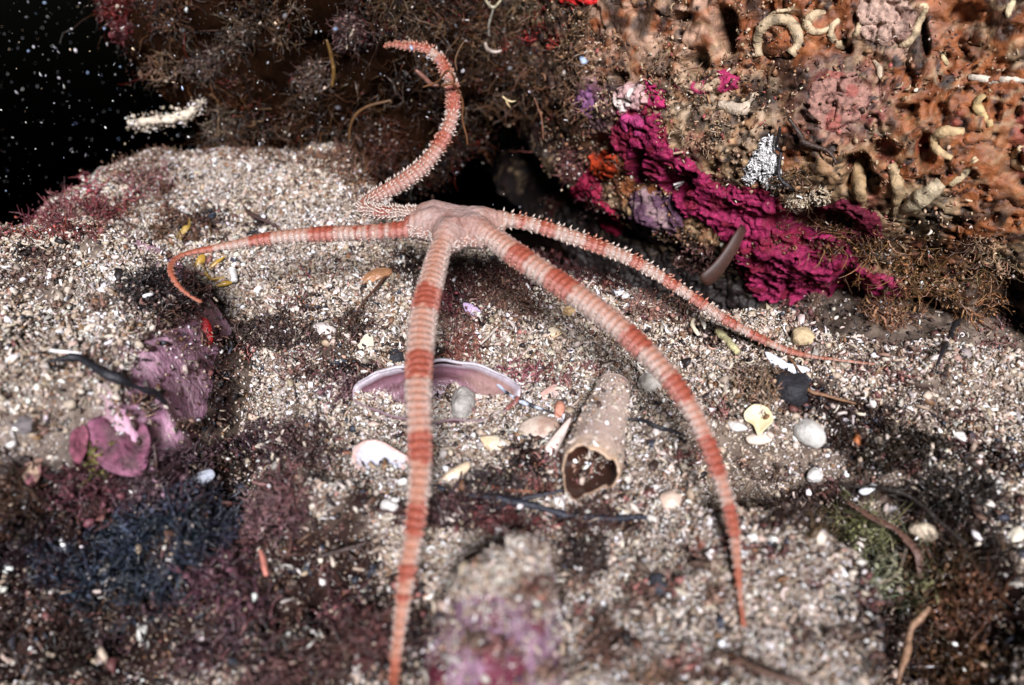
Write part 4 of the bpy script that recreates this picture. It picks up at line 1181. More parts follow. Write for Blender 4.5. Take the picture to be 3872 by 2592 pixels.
# the open mussel shell : an elongated bowl, its far wall standing up
def mussel():
    c0 = np.mean([G(1370, 1550)[0], G(1930, 1550)[0]], 0)
    s_ = pxs(c0)
    a = 300 * s_; b = 150 * s_
    V = []; cc = []; nu_, nr = 90, 26
    for lay in (0, 1):
        for i in range(nr):
            t = i / (nr - 1)
            for j in range(nu_):
                an = 2 * math.pi * j / nu_
                ex = math.cos(an); ey = math.sin(an)
                rx = a * (1 + .06 * math.sin(an * 2 + .6) + .02 * math.sin(an * 7)); ry = b * (1.0 + .16 * math.cos(an) + .03 * math.sin(an * 6))
                x = rx * ex * t; y = ry * ey * t
                rim_h = .20 + .36 * max(0, ey) ** .7 + .02 * max(0, -ey) + .03 * math.sin(an * 5 + 1) + .02 * math.sin(an * 13)
                z = rim_h * t ** 3.0 - .28 * (1 - t ** 2)
                y += .16 * max(0, ey) * (-(t ** 8)) * 1.2
                z += .02 * math.sin(9 * an) * t ** 6
                if lay: z -= .045; x *= 1.015; y *= 1.015
                V.append((x, y, z))
                k_ = .5 + .5 * math.sin(t * 38 + math.sin(an * 3))
                col = np.array((.20, .10, .13)) * k_ + np.array((.09, .035, .045)) * (1 - k_)
                if t > .95: col = np.array((.38, .33, .37)) if ey > -.2 else np.array((.28, .22, .24))
                wq = float(sst(.3, .75, ex + .12 * math.sin(t * 17)) * sst(.35, .6, t) * (t <= .95)) * .6; col = col * (1 - wq) + np.array((.40, .25, .21)) * wq
                if lay: col = np.array((.26, .14, .16))
                cc.append(col)
    V = np.array(V); V[:, 2] += .015 * fbm(V, 4, 3, 801)
    an = math.radians(-3); R2 = np.array([(math.cos(an), -math.sin(an), 0), (math.sin(an), math.cos(an), 0), (0, 0, 1)])
    V = V @ R2.T + c0 + np.array((0, .05, .12))
    F = []
    for lay in (0, 1):
        for i in range(nr - 1):
            for j in range(nu_):
                p_ = lay * nr * nu_ + i * nu_ + j; q_ = lay * nr * nu_ + i * nu_ + (j + 1) % nu_
                F.append((p_, q_, q_ + nu_, p_ + nu_))
    for j in range(nu_):
        p_ = (nr - 1) * nu_ + j; q_ = (nr - 1) * nu_ + (j + 1) % nu_
        F.append((p_, q_, q_ + nr * nu_, p_ + nr * nu_))
    o = mesh_obj('mussel_shell', V, np.array(F), M_SHELL, np.array(cc))
    tag(o, 'long open mussel shell, purple brown inside with a pale rim, under the front arm', 'shell')
    top = V.reshape(2, nr, nu_, 3)[0, -1]
    jj = np.arange(4, int(nu_ * .47)); rp = top[jj] + np.array((0, 0, .01))
    v_, f_ = tube_arrays(rp, .038 * np.sin(np.linspace(.25, math.pi - .25, len(jj))) * (1 + .2 * vnoise(rp, 3, 5)), 8, True, .1)
    mesh_obj('rim', v_, f_, M_SHELL, np.array((.44, .41, .45)), parent=o)
    he = top[[0, 88, 86, 84]]; v_, f_ = tube_arrays(catmull(he, .05), .05, 8, True, .3)
    mesh_obj('hinge', v_, f_, M_SHELL, np.array((.24, .09, .08)), parent=o)
    # sand lying in the bowl
    m = 3600; an = rng.uniform(0, 2 * math.pi, m); t = np.sqrt(rng.uniform(0, 1, m)); 
    Q = np.stack([a * t * np.cos(an), b * t * np.sin(an) - b * .12, -.12 * (1 - t ** 2) + .16 * t ** 3], 1)
    k_ = Q[:, 1] < b * .28 + b * .3 * vnoise(Q, 1.5, 8)
    Q = Q[k_] @ R2.T + c0 + np.array((0, .05, .15))
    o = scatter('sand', Q, rng.uniform(.02, .06, len(Q)), pick(SANDPAL, len(Q))); tag(o, kind='stuff')
mussel()

# broken tubular shell
def tubular():
    A_ = [(2322, 1455), (2300, 1540), (2268, 1640), (2238, 1735), (2222, 1790)]
    wd = [120, 160, 200, 235, 232]
    pts = []
    for (x, y), w_ in zip(A_, wd):
        p, n = G(x, y); s_ = pxs(p); p = p.copy(); p[2] = 0.0
        pts.append((x, y, w_))
    base = [G(x, y)[0] for x, y, _ in pts]
    zz = np.linspace(base[0][2] + .28, base[-1][2] + .50, 5)
    P_ = np.array([(*atz(x, y, z_), w_ * .5 * pxs(atz(x, y, z_))) for (x, y, w_), z_ in zip(pts, zz)])
    P_ = catmull(P_, .05); n_ = 48; k = len(P_)
    T = np.gradient(P_[:, :3], axis=0); T /= np.linalg.norm(T, axis=1)[:, None]
    sd_ = np.cross(T, (0, 0, 1.0)); sd_ /= np.linalg.norm(sd_, axis=1)[:, None]; up_ = np.cross(sd_, T)
    V = []; cc = []
    for lay, th_ in ((0, 0), (1, .05)):
        for i in range(k):
            t = i / (k - 1)
            for j in range(n_):
                an = 2 * math.pi * j / n_
                r = P_[i, 3] * (1 + .03 * math.sin(3 * an + 4 * t)) - th_
                ax_ = 0
                if t > .6:        # torn lip : opens on the lower left, a rounded tongue on the right
                    side_ = math.cos(an)
                    ax_ = ((t - .6) / .4) * (.50 * max(0, math.cos(an + .9)) ** 1.5 - .12 + .05 * math.sin(an * 4) + .04 * math.sin(9 * an) + .02 * math.sin(17 * an)) 
                    r *= 1 - .30 * ((t - .6) / .4) ** 2 * max(0, math.cos(an + .9))
                q = P_[i, :3] + r * (math.cos(an) * sd_[i] + .82 * math.sin(an) * up_[i]) + T[i] * ax_
                V.append(q)
                c_ = np.array((.52, .40, .34))
                if t > .82: c_ = c_ * (1 - (t - .82) / .18) + np.array((.62, .44, .30)) * ((t - .82) / .18)
                if lay: c_ = np.array((.055, .022, .014))
                cc.append(c_)
    V = np.array(V); V += .02 * fbm(V, 3, 3, 811)[:, None] * np.array((0, 0, 1))
    F = []
    for lay in (0, 1):
        for i in range(k - 1):
            for j in range(n_):
                a = lay * k * n_ + i * n_ + j; b = lay * k * n_ + i * n_ + (j + 1) % n_
                F.append((a, b, b + n_, a + n_) if lay == 0 else (b, a, a + n_, b + n_))
    for i_ in (0, k - 1):
        for j in range(n_):
            a = i_ * n_ + j; b = i_ * n_ + (j + 1) % n_
            F.append((a, b, b + k * n_, a + k * n_))
    o = mesh_obj('tubular_shell', V, np.array(F), M_SHELL, np.array(cc))
    tag(o, 'stout beige tubular shell with a broken open mouth, between front and right arms', 'shell')
    # tongue of shell curling under the mouth
    # grains stuck on its back
    m = 900; ii = rng.integers(3, k - 4, m); an = rng.uniform(.3, 2.9, m)
    Q = P_[ii, :3] + P_[ii, 3:4] * (np.cos(an)[:, None] * sd_[ii] + .84 * np.sin(an)[:, None] * up_[ii])
    oo = scatter('sand', Q, np.exp(rng.normal(math.log(.017), .6, m)), pick(SANDPAL, m)); tag(oo, kind='stuff')
tubular()

# twigs and dead seagrass strands
def strand(name, label, cat, pts, rpx, col, lift=.08, on=G, flat=1.0, mat=None, seed=0, rough=.25, group=None, spots=None, taper=True, ypl=None):
    P_ = []
    for i, q in enumerate(pts):
        if ypl is not None: p = aty(q[0], q[1], ypl[i] if hasattr(ypl, '__len__') else ypl)
        else:
            p, n = on(q[0], q[1]); p = p + n * lift if on is not G else p + np.array((0, 0, lift))
        P_.append(p)
    P_ = np.array(P_)
    if ypl is None and on is G:                           # even the bumps out, stay above the ground
        z = P_[:, 2].copy()
        for _ in range(2): z[1:-1] = np.maximum(z[1:-1], (z[:-2] + z[2:]) / 2)
        # slide along the view ray so the strand keeps its course
        P_ = np.array([atz(q[0], q[1], zz) for q, zz in zip(pts, z)])
    A_ = catmull(P_, .05); k = len(A_); t = np.linspace(0, 1, k)
    if mat is None: A_ = A_ + .035 * np.stack([vnoise(A_, 2.5, 861), vnoise(A_, 2.5, 862), .5 * vnoise(A_, 2.5, 863)], 1)
    r = rpx * pxs(P_.mean(0)) * (np.ones(k) if not taper else (.35 + .65 * np.sin(np.pi * np.clip(t * .86 + .10, 0, 1)) ** .6))
    r = r * (1 + (rough * .6 if mat is not None else .45) * vnoise(A_, 3.5, 820 + seed))
    V, Fs = tube_arrays(A_, r, 8, True, rough, seed, flat)
    cc = np.tile(np.array(col, float), (len(V), 1)) * (.8 + .4 * (.5 + .5 * fbm(V, 5, 2, 830 + seed)))[:, None]
    if spots is not None:
        m_ = sst(.25, .4, vnoise(V, 8, 840 + seed))[:, None]; cc = cc * (1 - m_) + np.array(spots) * m_
    o = mesh_obj(name, V, Fs, mat or M_TWIG, cc)
    tag(o, label, cat, group); return o
BLK = (.015, .015, .02); BRN = (.10, .045, .025)
strand('twig', 'thick black crooked twig lying across the left rock', 'twig', [(185, 1368), (225, 1358), (280, 1352), (340, 1380), (430, 1430), (530, 1470), (600, 1490), (632, 1525)], 15, BLK, .22, seed=1)
strand('twig', 'black twig with bluish white specks between mussel shell and tubular shell', 'twig', [(1812, 1390), (1850, 1430), (1900, 1470), (1960, 1515), (2020, 1540), (2098, 1562)], 8, BLK, .22, spots=(.45, .50, .60), seed=2)
strand('twig', 'short black twig emerging from behind the tubular shell', 'twig', [(2360, 1590), (2430, 1592), (2480, 1612), (2540, 1630), (2592, 1652)], 8, BLK, .14, seed=3)
strand('twig', 'longest black twig above the lilac edged rock, pointing right', 'twig', [(1770, 1878), (1900, 1885), (2050, 1925), (2160, 1955), (2300, 1962), (2445, 1957)], 13, (.02, .022, .035), .12, seed=4)
strand('twig', 'short dark twig crossing the longest one and pointing up right', 'twig', [(1905, 1905), (2000, 1882), (2070, 1868), (2140, 1850)], 8, (.03, .03, .04), .16, seed=5)
strand('twig', 'thin black twig tip between the front arm and the longest twig', 'twig', [(1745, 1925), (1850, 1928), (1940, 1900)], 6, BLK, .12, seed=6)
strand('twig', 'straight dark stick leaning on the foot of the rock face at the right', 'twig', [(3632, 1205), (3592, 1270), (3570, 1320), (3540, 1392)], 9, BLK, .35, seed=7)
strand('twig', 'long dark stem arching through the rubble at the right', 'twig', [(3180, 1838), (3330, 1845), (3440, 1880), (3560, 1980), (3648, 2062)], 9, (.02, .014, .012), .25, seed=8)
strand('seagrass_blade', 'brown withered blade hanging over the edge of the sand', 'seagrass', [(3205, 1895), (3290, 1950), (3400, 2010), (3470, 2090), (3490, 2190)], 18, (.11, .055, .04), .28, flat=.25, seed=9)
strand('twig', 'short dark splinter on the sand behind the left arm', 'twig', [(918, 783), (960, 820), (1010, 840), (1052, 862)], 7, (.06, .03, .025), .14, seed=10)
strand('twig', 'thin brown stalk slanting beneath the left arm', 'twig', [(1310, 1237), (1370, 1150), (1430, 1080), (1490, 1008)], 5, (.10, .045, .03), .12, seed=11)
strand('twig', 'dark thread curving up right beside the front arm', 'twig', [(1640, 1925), (1700, 1870), (1742, 1800), (1745, 1735)], 5, (.06, .035, .05), .14, seed=12)
strand('twig', 'rust brown sliver below the shells, over the black twigs', 'twig', [(1795, 1822), (1900, 1845), (2015, 1858)], 6, (.20, .06, .03), .14, seed=13)
strand('twig', 'brown root-like thread winding right of the bluish sliver', 'twig', [(2975, 1340), (3030, 1415), (3060, 1475), (3140, 1502), (3232, 1528)], 7, (.20, .10, .05), .2, seed=14)
strand('twig', 'tiny rust red splinter on the pale sand near the right arm', 'twig', [(2612, 2000), (2632, 2040), (2650, 2085)], 6, (.22, .08, .04), .08, seed=15)
strand('twig', 'short black splinter touching the lower right arm', 'twig', [(2808, 1925), (2806, 1960), (2795, 1985)], 6, (.04, .03, .03), .1, seed=16)
strand('twig', 'brown twig in the lower right dark corner, standing up', 'twig', [(3400, 2592), (3425, 2480), (3440, 2380), (3510, 2300)], 16, (.26, .15, .09), .5, seed=17)
strand('twig', 'grey blade along the bottom edge of the pale sand', 'twig', [(2780, 2480), (2880, 2530), (2980, 2570), (3100, 2620)], 14, (.12, .07, .05), .2, seed=18)
strand('twig', 'dark stick poking from the rubble behind the white snail shell', 'twig', [(1190, 2110), (1290, 2085), (1395, 2050)], 9, (.05, .03, .025), .2, seed=19)
strand('worm_tube', 'yellow green curved worm tube beneath the thin arm', 'worm tube', [(2712, 1252), (2745, 1285), (2770, 1308), (2792, 1335)], 14, (.48, .44, .24), .12, mat=M_TUBE, seed=20, taper=False)
strand('shell_sliver', 'pale crescent sliver left of the yellow green tube', 'shell sliver', [(2624, 1203), (2618, 1232), (2642, 1268)], 9, (.70, .60, .44), .12, mat=M_SHELL, seed=21)
strand('shell_sliver', 'white crescent sliver touching the thin arm', 'shell sliver', [(2648, 1205), (2660, 1222), (2664, 1244)], 8, (.78, .72, .62), .12, mat=M_SHELL, seed=22)
strand('shell_sliver', 'long pale needle on the sand between the front and right arms', 'shell sliver', [(1884, 1235), (1850, 1270), (1808, 1312)], 5, (.66, .60, .52), .14, mat=M_SHELL, seed=23)
strand('shell_sliver', 'white hooked sliver right of the lilac chip', 'shell sliver', [(1922, 1212), (1942, 1232), (1950, 1258)], 8, (.72, .66, .60), .12, mat=M_SHELL, seed=24)
strand('shell_sliver', 'salmon coloured finger standing in the brown tuft of the corner', 'shell sliver', [(985, 2080), (996, 2120), (1006, 2175)], 13, (.66, .26, .20), .5, mat=M_SHELL, seed=25)
strand('shell_sliver', 'long white needle across the pebbly left rock', 'shell sliver', [(185, 1325), (250, 1332), (310, 1336)], 7, (.74, .72, .70), .18, mat=M_SHELL, seed=26)
strand('shell_sliver', 'short white hook in the dark hollow of the left rock', 'shell sliver', [(540, 1122), (565, 1116), (580, 1112)], 8, (.76, .78, .80), .2, mat=M_SHELL, seed=27)
strand('shell_sliver', 'white peg by the yellow fronds under the left arm', 'shell sliver', [(878, 1018), (885, 1040), (884, 1062)], 13, (.80, .79, .76), .12, mat=M_SHELL, seed=28, taper=False)

# worm tubes on the rock face
def wtube(label, pts, rpx, col=(.62, .45, .24), seed=0, lift=.01, taper=True):
    col = tuple(c_ * .78 for c_ in col); rpx = rpx * 1.12
    strand('worm_tube', label, 'worm tube', pts, rpx, col, lift, on=Wl, mat=M_TUBE, seed=seed + 40, rough=.3, taper=taper, spots=tuple(c_ * .55 for c_ in col))
TC = (.62, .47, .29)
wtube('horseshoe shaped cream worm tube near the top of the rock', [(2870, 215), (2865, 160), (2885, 105), (2935, 75), (2985, 85), (3012, 120), (3018, 170), (2990, 205)], 19, TC, 1, taper=False)
wtube('hooked worm tube joined to the right of the horseshoe', [(3120, 50), (3080, 58), (3052, 82), (3062, 112), (3100, 122), (3140, 106)], 15, TC, 2)
wtube('round coiled worm tube with a dark mouth', [(3170, 78), (3145, 105), (3142, 142), (3168, 168), (3205, 162), (3238, 125), (3250, 88)], 15, TC, 3)
wtube('upright curved worm tube on the edge of the grainy crust', [(3500, 22), (3485, 60), (3468, 100), (3460, 130), (3430, 162), (3400, 180)], 14, TC, 4)
wtube('small ring tube above the upright curved one', [(3472, 30), (3490, 18), (3505, 30), (3498, 52), (3478, 55)], 8, TC, 5)
wtube('pale straight tube at the top right corner', [(3830, 5), (3815, 35), (3812, 68)], 12, (.66, .55, .34), 6)
wtube('white ridge tube running to the right border', [(3660, 290), (3710, 300), (3765, 308), (3820, 300), (3885, 312)], 13, (.72, .62, .50), 7)
wtube('curved ochre tube under the white ridge', [(3720, 360), (3695, 385), (3700, 420), (3730, 450), (3745, 480)], 17, (.66, .47, .22), 8)
wtube('bent thick tube in the middle of the right border', [(3640, 500), (3570, 500), (3545, 530), (3550, 575), (3600, 600)], 20, (.60, .42, .22), 9)
wtube('pale tube slanting down from the ochre one', [(3690, 600), (3655, 640), (3620, 680), (3590, 700)], 16, (.64, .50, .30), 10)
wtube('short pale tube left of the bored holes', [(3305, 230), (3325, 262), (3330, 300)], 9, (.62, .48, .34), 11)
wtube('small hooked tube beside the bored holes', [(3560, 205), (3570, 230), (3585, 245)], 8, (.70, .54, .30), 12)
wtube('thin white curved tube low on the dark foot of the rock', [(3380, 1290), (3385, 1305), (3400, 1302), (3410, 1280), (3400, 1262)], 5, (.6, .52, .36), 13)
wtube('thin cream tube above the horseshoe', [(2905, 62), (2945, 42), (2990, 38), (3005, 15)], 7, TC, 14)
wtube('slender brown tube beside the black stem on the rock', [(2720, 395), (2760, 410), (2800, 412), (2835, 395), (2850, 350)], 22, (.62, .50, .38), 15)
wtube('thick vertical tube below the round crust', [(3260, 600), (3245, 650), (3250, 720), (3262, 770)], 24, (.50, .33, .17), 16)
wtube('thick vertical tube right of its twin below the round crust', [(3370, 620), (3385, 670), (3400, 720), (3385, 770)], 22, (.50, .35, .19), 17)
wtube('broad cream tube at the foot of the long slope', [(3560, 690), (3510, 730), (3470, 760), (3420, 790)], 30, (.64, .52, .34), 18)
wtube('curled tube by the right border above the dark hole', [(3860, 560), (3835, 590), (3850, 630), (3880, 640)], 15, (.60, .44, .26), 19)
strand('shell_sliver', 'small white bivalve stuck in the maroon foot of the rock', 'shell sliver', [(3405, 1215), (3430, 1205), (3450, 1192)], 13, (.76, .74, .70), .1, on=Wl, mat=M_SHELL, seed=90)
strand('shell_sliver', 'thin white fleck on the magenta crust', 'shell sliver', [(2525, 668), (2550, 676), (2578, 682)], 5, (.74, .70, .68), .3, on=Wl, mat=M_SHELL, seed=91)
strand('twig', 'black vertical stem standing against the lacy bryozoan', 'twig', [(2985, 465), (2972, 520), (2962, 580), (2960, 640), (2972, 700), (2958, 745)], 7, (.012, .01, .012), .3, on=Wl, seed=92)
strand('twig', 'dark brown stem slanting down from the black one', 'twig', [(3000, 460), (3030, 500), (3060, 545), (3100, 590), (3160, 620)], 9, (.04, .022, .016), .2, on=Wl, seed=93)
# translucent brown blade hanging in the crevice
pB = [aty(2812, 862, 17.4), aty(2790, 900, 17.2), aty(2755, 960, 17.0), aty(2705, 1025, 16.8), aty(2655, 1072, 16.7)]
A_ = catmull(np.array(pB), .08); t = np.linspace(0, 1, len(A_))
V, Fs = tube_arrays(A_, (.13 + .10 * t) * (1 - sst(.93, 1.0, t) * .6), 12, True, .05, 3, flat=.35, upv=(0, 1, 0))
o = mesh_obj('translucent_seaweed', V, Fs, M_BLADE, np.array((.13, .055, .035)))
tag(o, 'translucent brown finger-like blade hanging in front of the magenta crust', 'seaweed')

# lobed pink crust on the front of the left rock
slab('coralline_crust', 'wavy two lobed rose crust plate on the front of the left rock', 'crust', [(330, 1600), (380, 1574), (430, 1580), (462, 1612), (480, 1628), (505, 1600), (540, 1600), (565, 1650), (560, 1740), (530, 1800), (440, 1790), (380, 1760), (345, 1690)], (.15, .045, .08), .04, .02, .05, .7, M_CRUST, col2=(.10, .05, .06), seed=61, rim=(.26, .10, .16), rough=.14)
slab('coralline_crust', 'pink knobbly finger crust left of the wavy plate', 'crust', [(268, 1640), (310, 1612), (338, 1630), (330, 1700), (300, 1760), (262, 1720)], (.20, .06, .09), .04, .02, .08, .7, M_CRUST, seed=62, rough=.2)
slab('coralline_crust', 'small pink knob crust at the lower left border of the rock', 'crust', [(100, 1740), (150, 1720), (160, 1790), (120, 1850), (85, 1810)], (.18, .06, .08), .04, .03, .06, .7, M_CRUST, seed=63, col2=(.6, .45, .3))

# yellow brown fronds under the left arm
def frond(label, leaves, col, seed):
    r_ = bpy.data.objects.new('seaweed_frond', None); C.objects.link(r_)
    r_.location = G(*np.mean(leaves[0], 0))[0]; tag(r_, label, 'seaweed')
    a_ = np.array(G(*np.mean(leaves[0], 0))[0]); b_ = np.array(G(*np.mean(leaves[-1], 0))[0])
    v_, f_ = tube_arrays(catmull(np.array([a_ + (0, 0, -.05), (a_ + b_) / 2 + (0, 0, .15), b_ + (0, 0, .1)]), .05), .02, 6)
    st_ = mesh_obj('stalk', v_ - np.array(r_.location), f_, M_ALGA, np.array(col) * .6, parent=r_)
    for i, L_ in enumerate(leaves):
        o = slab('blade', None, None, L_, col, .02, .04, .22, .8, M_ALGA, seed=seed + i)
        o.parent = r_; o.matrix_parent_inverse = r_.matrix_world.inverted()
        o.location = -r_.location
        o.matrix_parent_inverse.identity()
frond('tuft of yellow brown seaweed fronds under the curled left arm', [[(735, 1002), (752, 966), (774, 962), (778, 985), (752, 1018), (738, 1030)], [(785, 1015), (815, 985), (858, 966), (840, 985), (800, 1020)], [(790, 1052), (835, 1048), (862, 1045), (850, 1058), (800, 1062)], [(812, 1080), (850, 1062), (885, 1064), (870, 1078), (830, 1086)], [(770, 1032), (782, 1030), (800, 1052), (788, 1056)]], (.40, .24, .04), 71)
frond('pair of olive strap fronds rising behind the left arm bend', [[(660, 940), (672, 885), (700, 850), (722, 862), (692, 890), (674, 945)], [(690, 900), (712, 850), (716, 820), (722, 860), (705, 905)]], (.34, .22, .05), 81)

# ------------------------------------------------------------------ algae
def fil_obj(name, V, F, Cc, mat=None, label=None, cat=None, kind='stuff', group=None):
    o = mesh_obj(name, V, F, mat or M_ALGA, Cc, smooth=False)
    if kind == 'stuff': tag(o, kind='stuff')
    else: tag(o, label, cat, group)
    return o

# brown turf over the hanging boulder, colours cut down for light falloff
fn = bV[bF[:, 1]] - bV[bF[:, 0]]
cen = bV[bF].mean(1); nr = np.cross(bV[bF[:, 1]] - bV[bF[:, 0]], bV[bF[:, 2]] - bV[bF[:, 0]]); nr /= np.linalg.norm(nr, axis=1)[:, None]
px, py, _ = proj(cen)
ok = np.where((px > -300) & (px < 2300) & (py > -250) & (py < 900) & ((cen - CAM) * nr).sum(1).__lt__(1.5))[0]
wgt = np.clip(.12 + 1.7 * fbm(cen[ok], .6, 3, 901), .02, 1); wgt /= wgt.sum()
k = rng.choice(ok, 11000, p=wgt)
n = len(k)
Pn = cen[k] + rng.normal(size=(n, 3)) * .12
cs = pick([(.055, .018, .005, 4), (.006, .0025, .0015, 9), (.13, .05, .013, 1.3), (.40, .24, .12, .3), (.13, .012, .008, 1)], n, .3)
V, F, Cc = filaments(Pn, nr[k] + rng.normal(size=(n, 3)) * .8, np.exp(rng.normal(math.log(.42), .5, n)), rng.uniform(.006, .016, n), cs, 7, 1.2, .04, branch=9000)
fil_obj('brown_algae', V, F, Cc)
# glinting specks caught in the turf
k = rng.choice(ok, 3200, p=wgt); n = len(k)
o = scatter('algae_specks', cen[k] + nr[k] * rng.uniform(0, .7, (n, 1)) + rng.normal(size=(n, 3)) * .15, np.clip(np.exp(rng.normal(math.log(.022), .45, n)), .01, .08), pick([(.4, .3, .24, .7), (.05, .02, .01, 6), (.7, .65, .6, .3), (.10, .01, .01, 1)], n))
tag(o, kind='stuff')
# thicker mats at known spots of the boulder: (px, py, radius px, colour, count)
GLINT = []
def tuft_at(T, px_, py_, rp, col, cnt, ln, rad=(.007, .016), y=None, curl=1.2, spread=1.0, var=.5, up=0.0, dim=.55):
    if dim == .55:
        if px_ < 1500 and py_ > 1650: dim = .27  # lower left tufts darkened in colour for light falloff
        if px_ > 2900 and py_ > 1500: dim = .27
        if T is T_BOULD: dim = .20  # boulder tufts darkened in colour for light falloff
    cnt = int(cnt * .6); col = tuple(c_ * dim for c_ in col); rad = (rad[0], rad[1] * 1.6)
    Ps = []; Ns = []
    for _ in range(cnt):
        a = rng.uniform(0, 6.283); r_ = rp * math.sqrt(rng.random())
        q = (px_ + r_ * math.cos(a) * spread, py_ + r_ * math.sin(a))
        p, n_ = cast(T, *q) if T is not None else (aty(q[0], q[1], y + rng.normal() * .3), np.array((0, -.6, .6)))
        if p is None: continue
        if (p[1] > 36): continue
        Ps.append(p); Ns.append(n_ + np.array((0, 0, up)))
    if not Ps: return None
    Ps = np.array(Ps); Ns = np.array(Ns)
    if rp >= 75:
        kc = vnoise(Ps, 1.7, 951) + .5 * vnoise(Ps, 4.0, 953) > -.12
        if kc.sum() < 8: kc[:] = True
        Ps = Ps[kc]; Ns = Ns[kc]
    n_ = len(Ps)
    g_ = rng.integers(0, n_, int(n_ * .8)); nn_ = Ns[g_] / np.linalg.norm(Ns[g_], axis=1)[:, None]
    GLINT.append((Ps[g_] + nn_ * rng.uniform(0, .7, (len(g_), 1)) * ln + rng.normal(size=(len(g_), 3)) * .06, np.tile(np.array(col), (len(g_), 1))))
    cc = np.array(col)[None] * (1 + var * rng.normal(size=(n_, 1))) * (1 + .08 * rng.normal(size=(n_, 3)))
    return filaments(Ps, Ns + rng.normal(size=(n_, 3)) * .6, rng.uniform(.5, 1.2, n_) * ln, rng.uniform(*rad, n_), cc, 6, curl, 0.0, branch=int(n_ * .9))

def merge(name, L, **k):
    L = [x for x in L if x is not None]
    V = []; F = []; Cc = []; o = 0
    for v_, f_, c_ in L: V.append(v_); F.append(f_ + o); Cc.append(c_); o += len(v_)
    return fil_obj(name, np.concatenate(V), np.concatenate(F), np.concatenate(Cc), **k)

L = []
for (x, y, r, col, cnt, ln) in [(1320, 110, 60, (.42, .22, .20), 420, .5), (1180, 300, 70, (.40, .24, .18), 260, .6), (780, 240, 60, (.42, .28, .22), 160, .7), (440, 20, 60, (.45, .05, .04), 420, .5), (470, 120, 40, (.40, .06, .07), 160, .4),
                                (860, 480, 80, (.46, .30, .20), 260, .7), (1000, 530, 120, (.20, .09, .04), 420, .9), (1400, 600, 120, (.25, .08, .04), 420, .9), (1250, 430, 160, (.20, .09, .035), 500, 1.0), (1560, 330, 130, (.17, .07, .03), 400, 1.1), (1050, 60, 120, (.32, .18, .10), 260, .8), (900, 120, 70, (.36, .22, .14), 200, .7), (1450, 520, 90, (.32, .09, .04), 300, .7)]:
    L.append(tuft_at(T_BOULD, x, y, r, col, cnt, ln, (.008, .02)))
for (x, y, r, col, cnt, ln) in [(1850, 100, 120, (.30, .16, .08), 500, 1.0), (1950, 330, 130, (.26, .12, .06), 500, 1.0), (1900, 600, 120, (.24, .07, .05), 400, .9), (1800, 760, 70, (.34, .10, .08), 260, .6), (2060, 120, 80, (.40, .02, .015), 260, .6), (1910, 165, 30, (.6, .02, .015), 160, .35), (1780, 350, 100, (.20, .10, .05), 360, .9), (2050, 750, 80, (.20, .05, .04), 260, .7), (1990, 30, 60, (.35, .22, .12), 200, .8), (1600, 700, 100, (.24, .09, .05), 400, .7), (1560, 60, 120, (.3, .18, .1), 300, .9), (700, 60, 80, (.3, .16, .09), 200, .8), (620, 250, 60, (.34, .2, .12), 120, .7)]:
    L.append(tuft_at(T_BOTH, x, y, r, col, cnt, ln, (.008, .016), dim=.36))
merge('brown_algae', L)

# turf on the ground and on the foot of the rock face
L = []
TUFT_EXTRA = [(x_, y_, 26, 2.2, (.24, .12, .07), 130, .35) for x_, y_ in [(620, 572), (760, 580), (900, 588), (1010, 596), (1120, 604), (1220, 612), (1290, 640), (1340, 690), (1380, 740), (1250, 600), (1310, 600), (560, 600), (480, 660)]]
TUFT_EXTRA += [(2060, 1010, 50, 2, (.12, .03, .03), 260, .4), (2180, 1045, 40, 2, (.10, .03, .03), 260, .4), (2330, 1085, 40, 2, (.12, .04, .03), 260, .4), (1390, 650, 50, 1.4, (.2, .09, .05), 300, .7), (1350, 590, 50, 1.4, (.2, .09, .05), 300, .7)]
for _ in range(130): TUFT_EXTRA.append((rng.uniform(60, 3800), rng.uniform(950, 2560), rng.uniform(18, 45), 1.8, (.30, .18, .13) if rng.random() < .6 else (.34, .14, .12), 45, .28))
RA = (.40, .12, .13); RB = (.28, .13, .09); BK = (.035, .025, .025); PK = (.48, .25, .27)
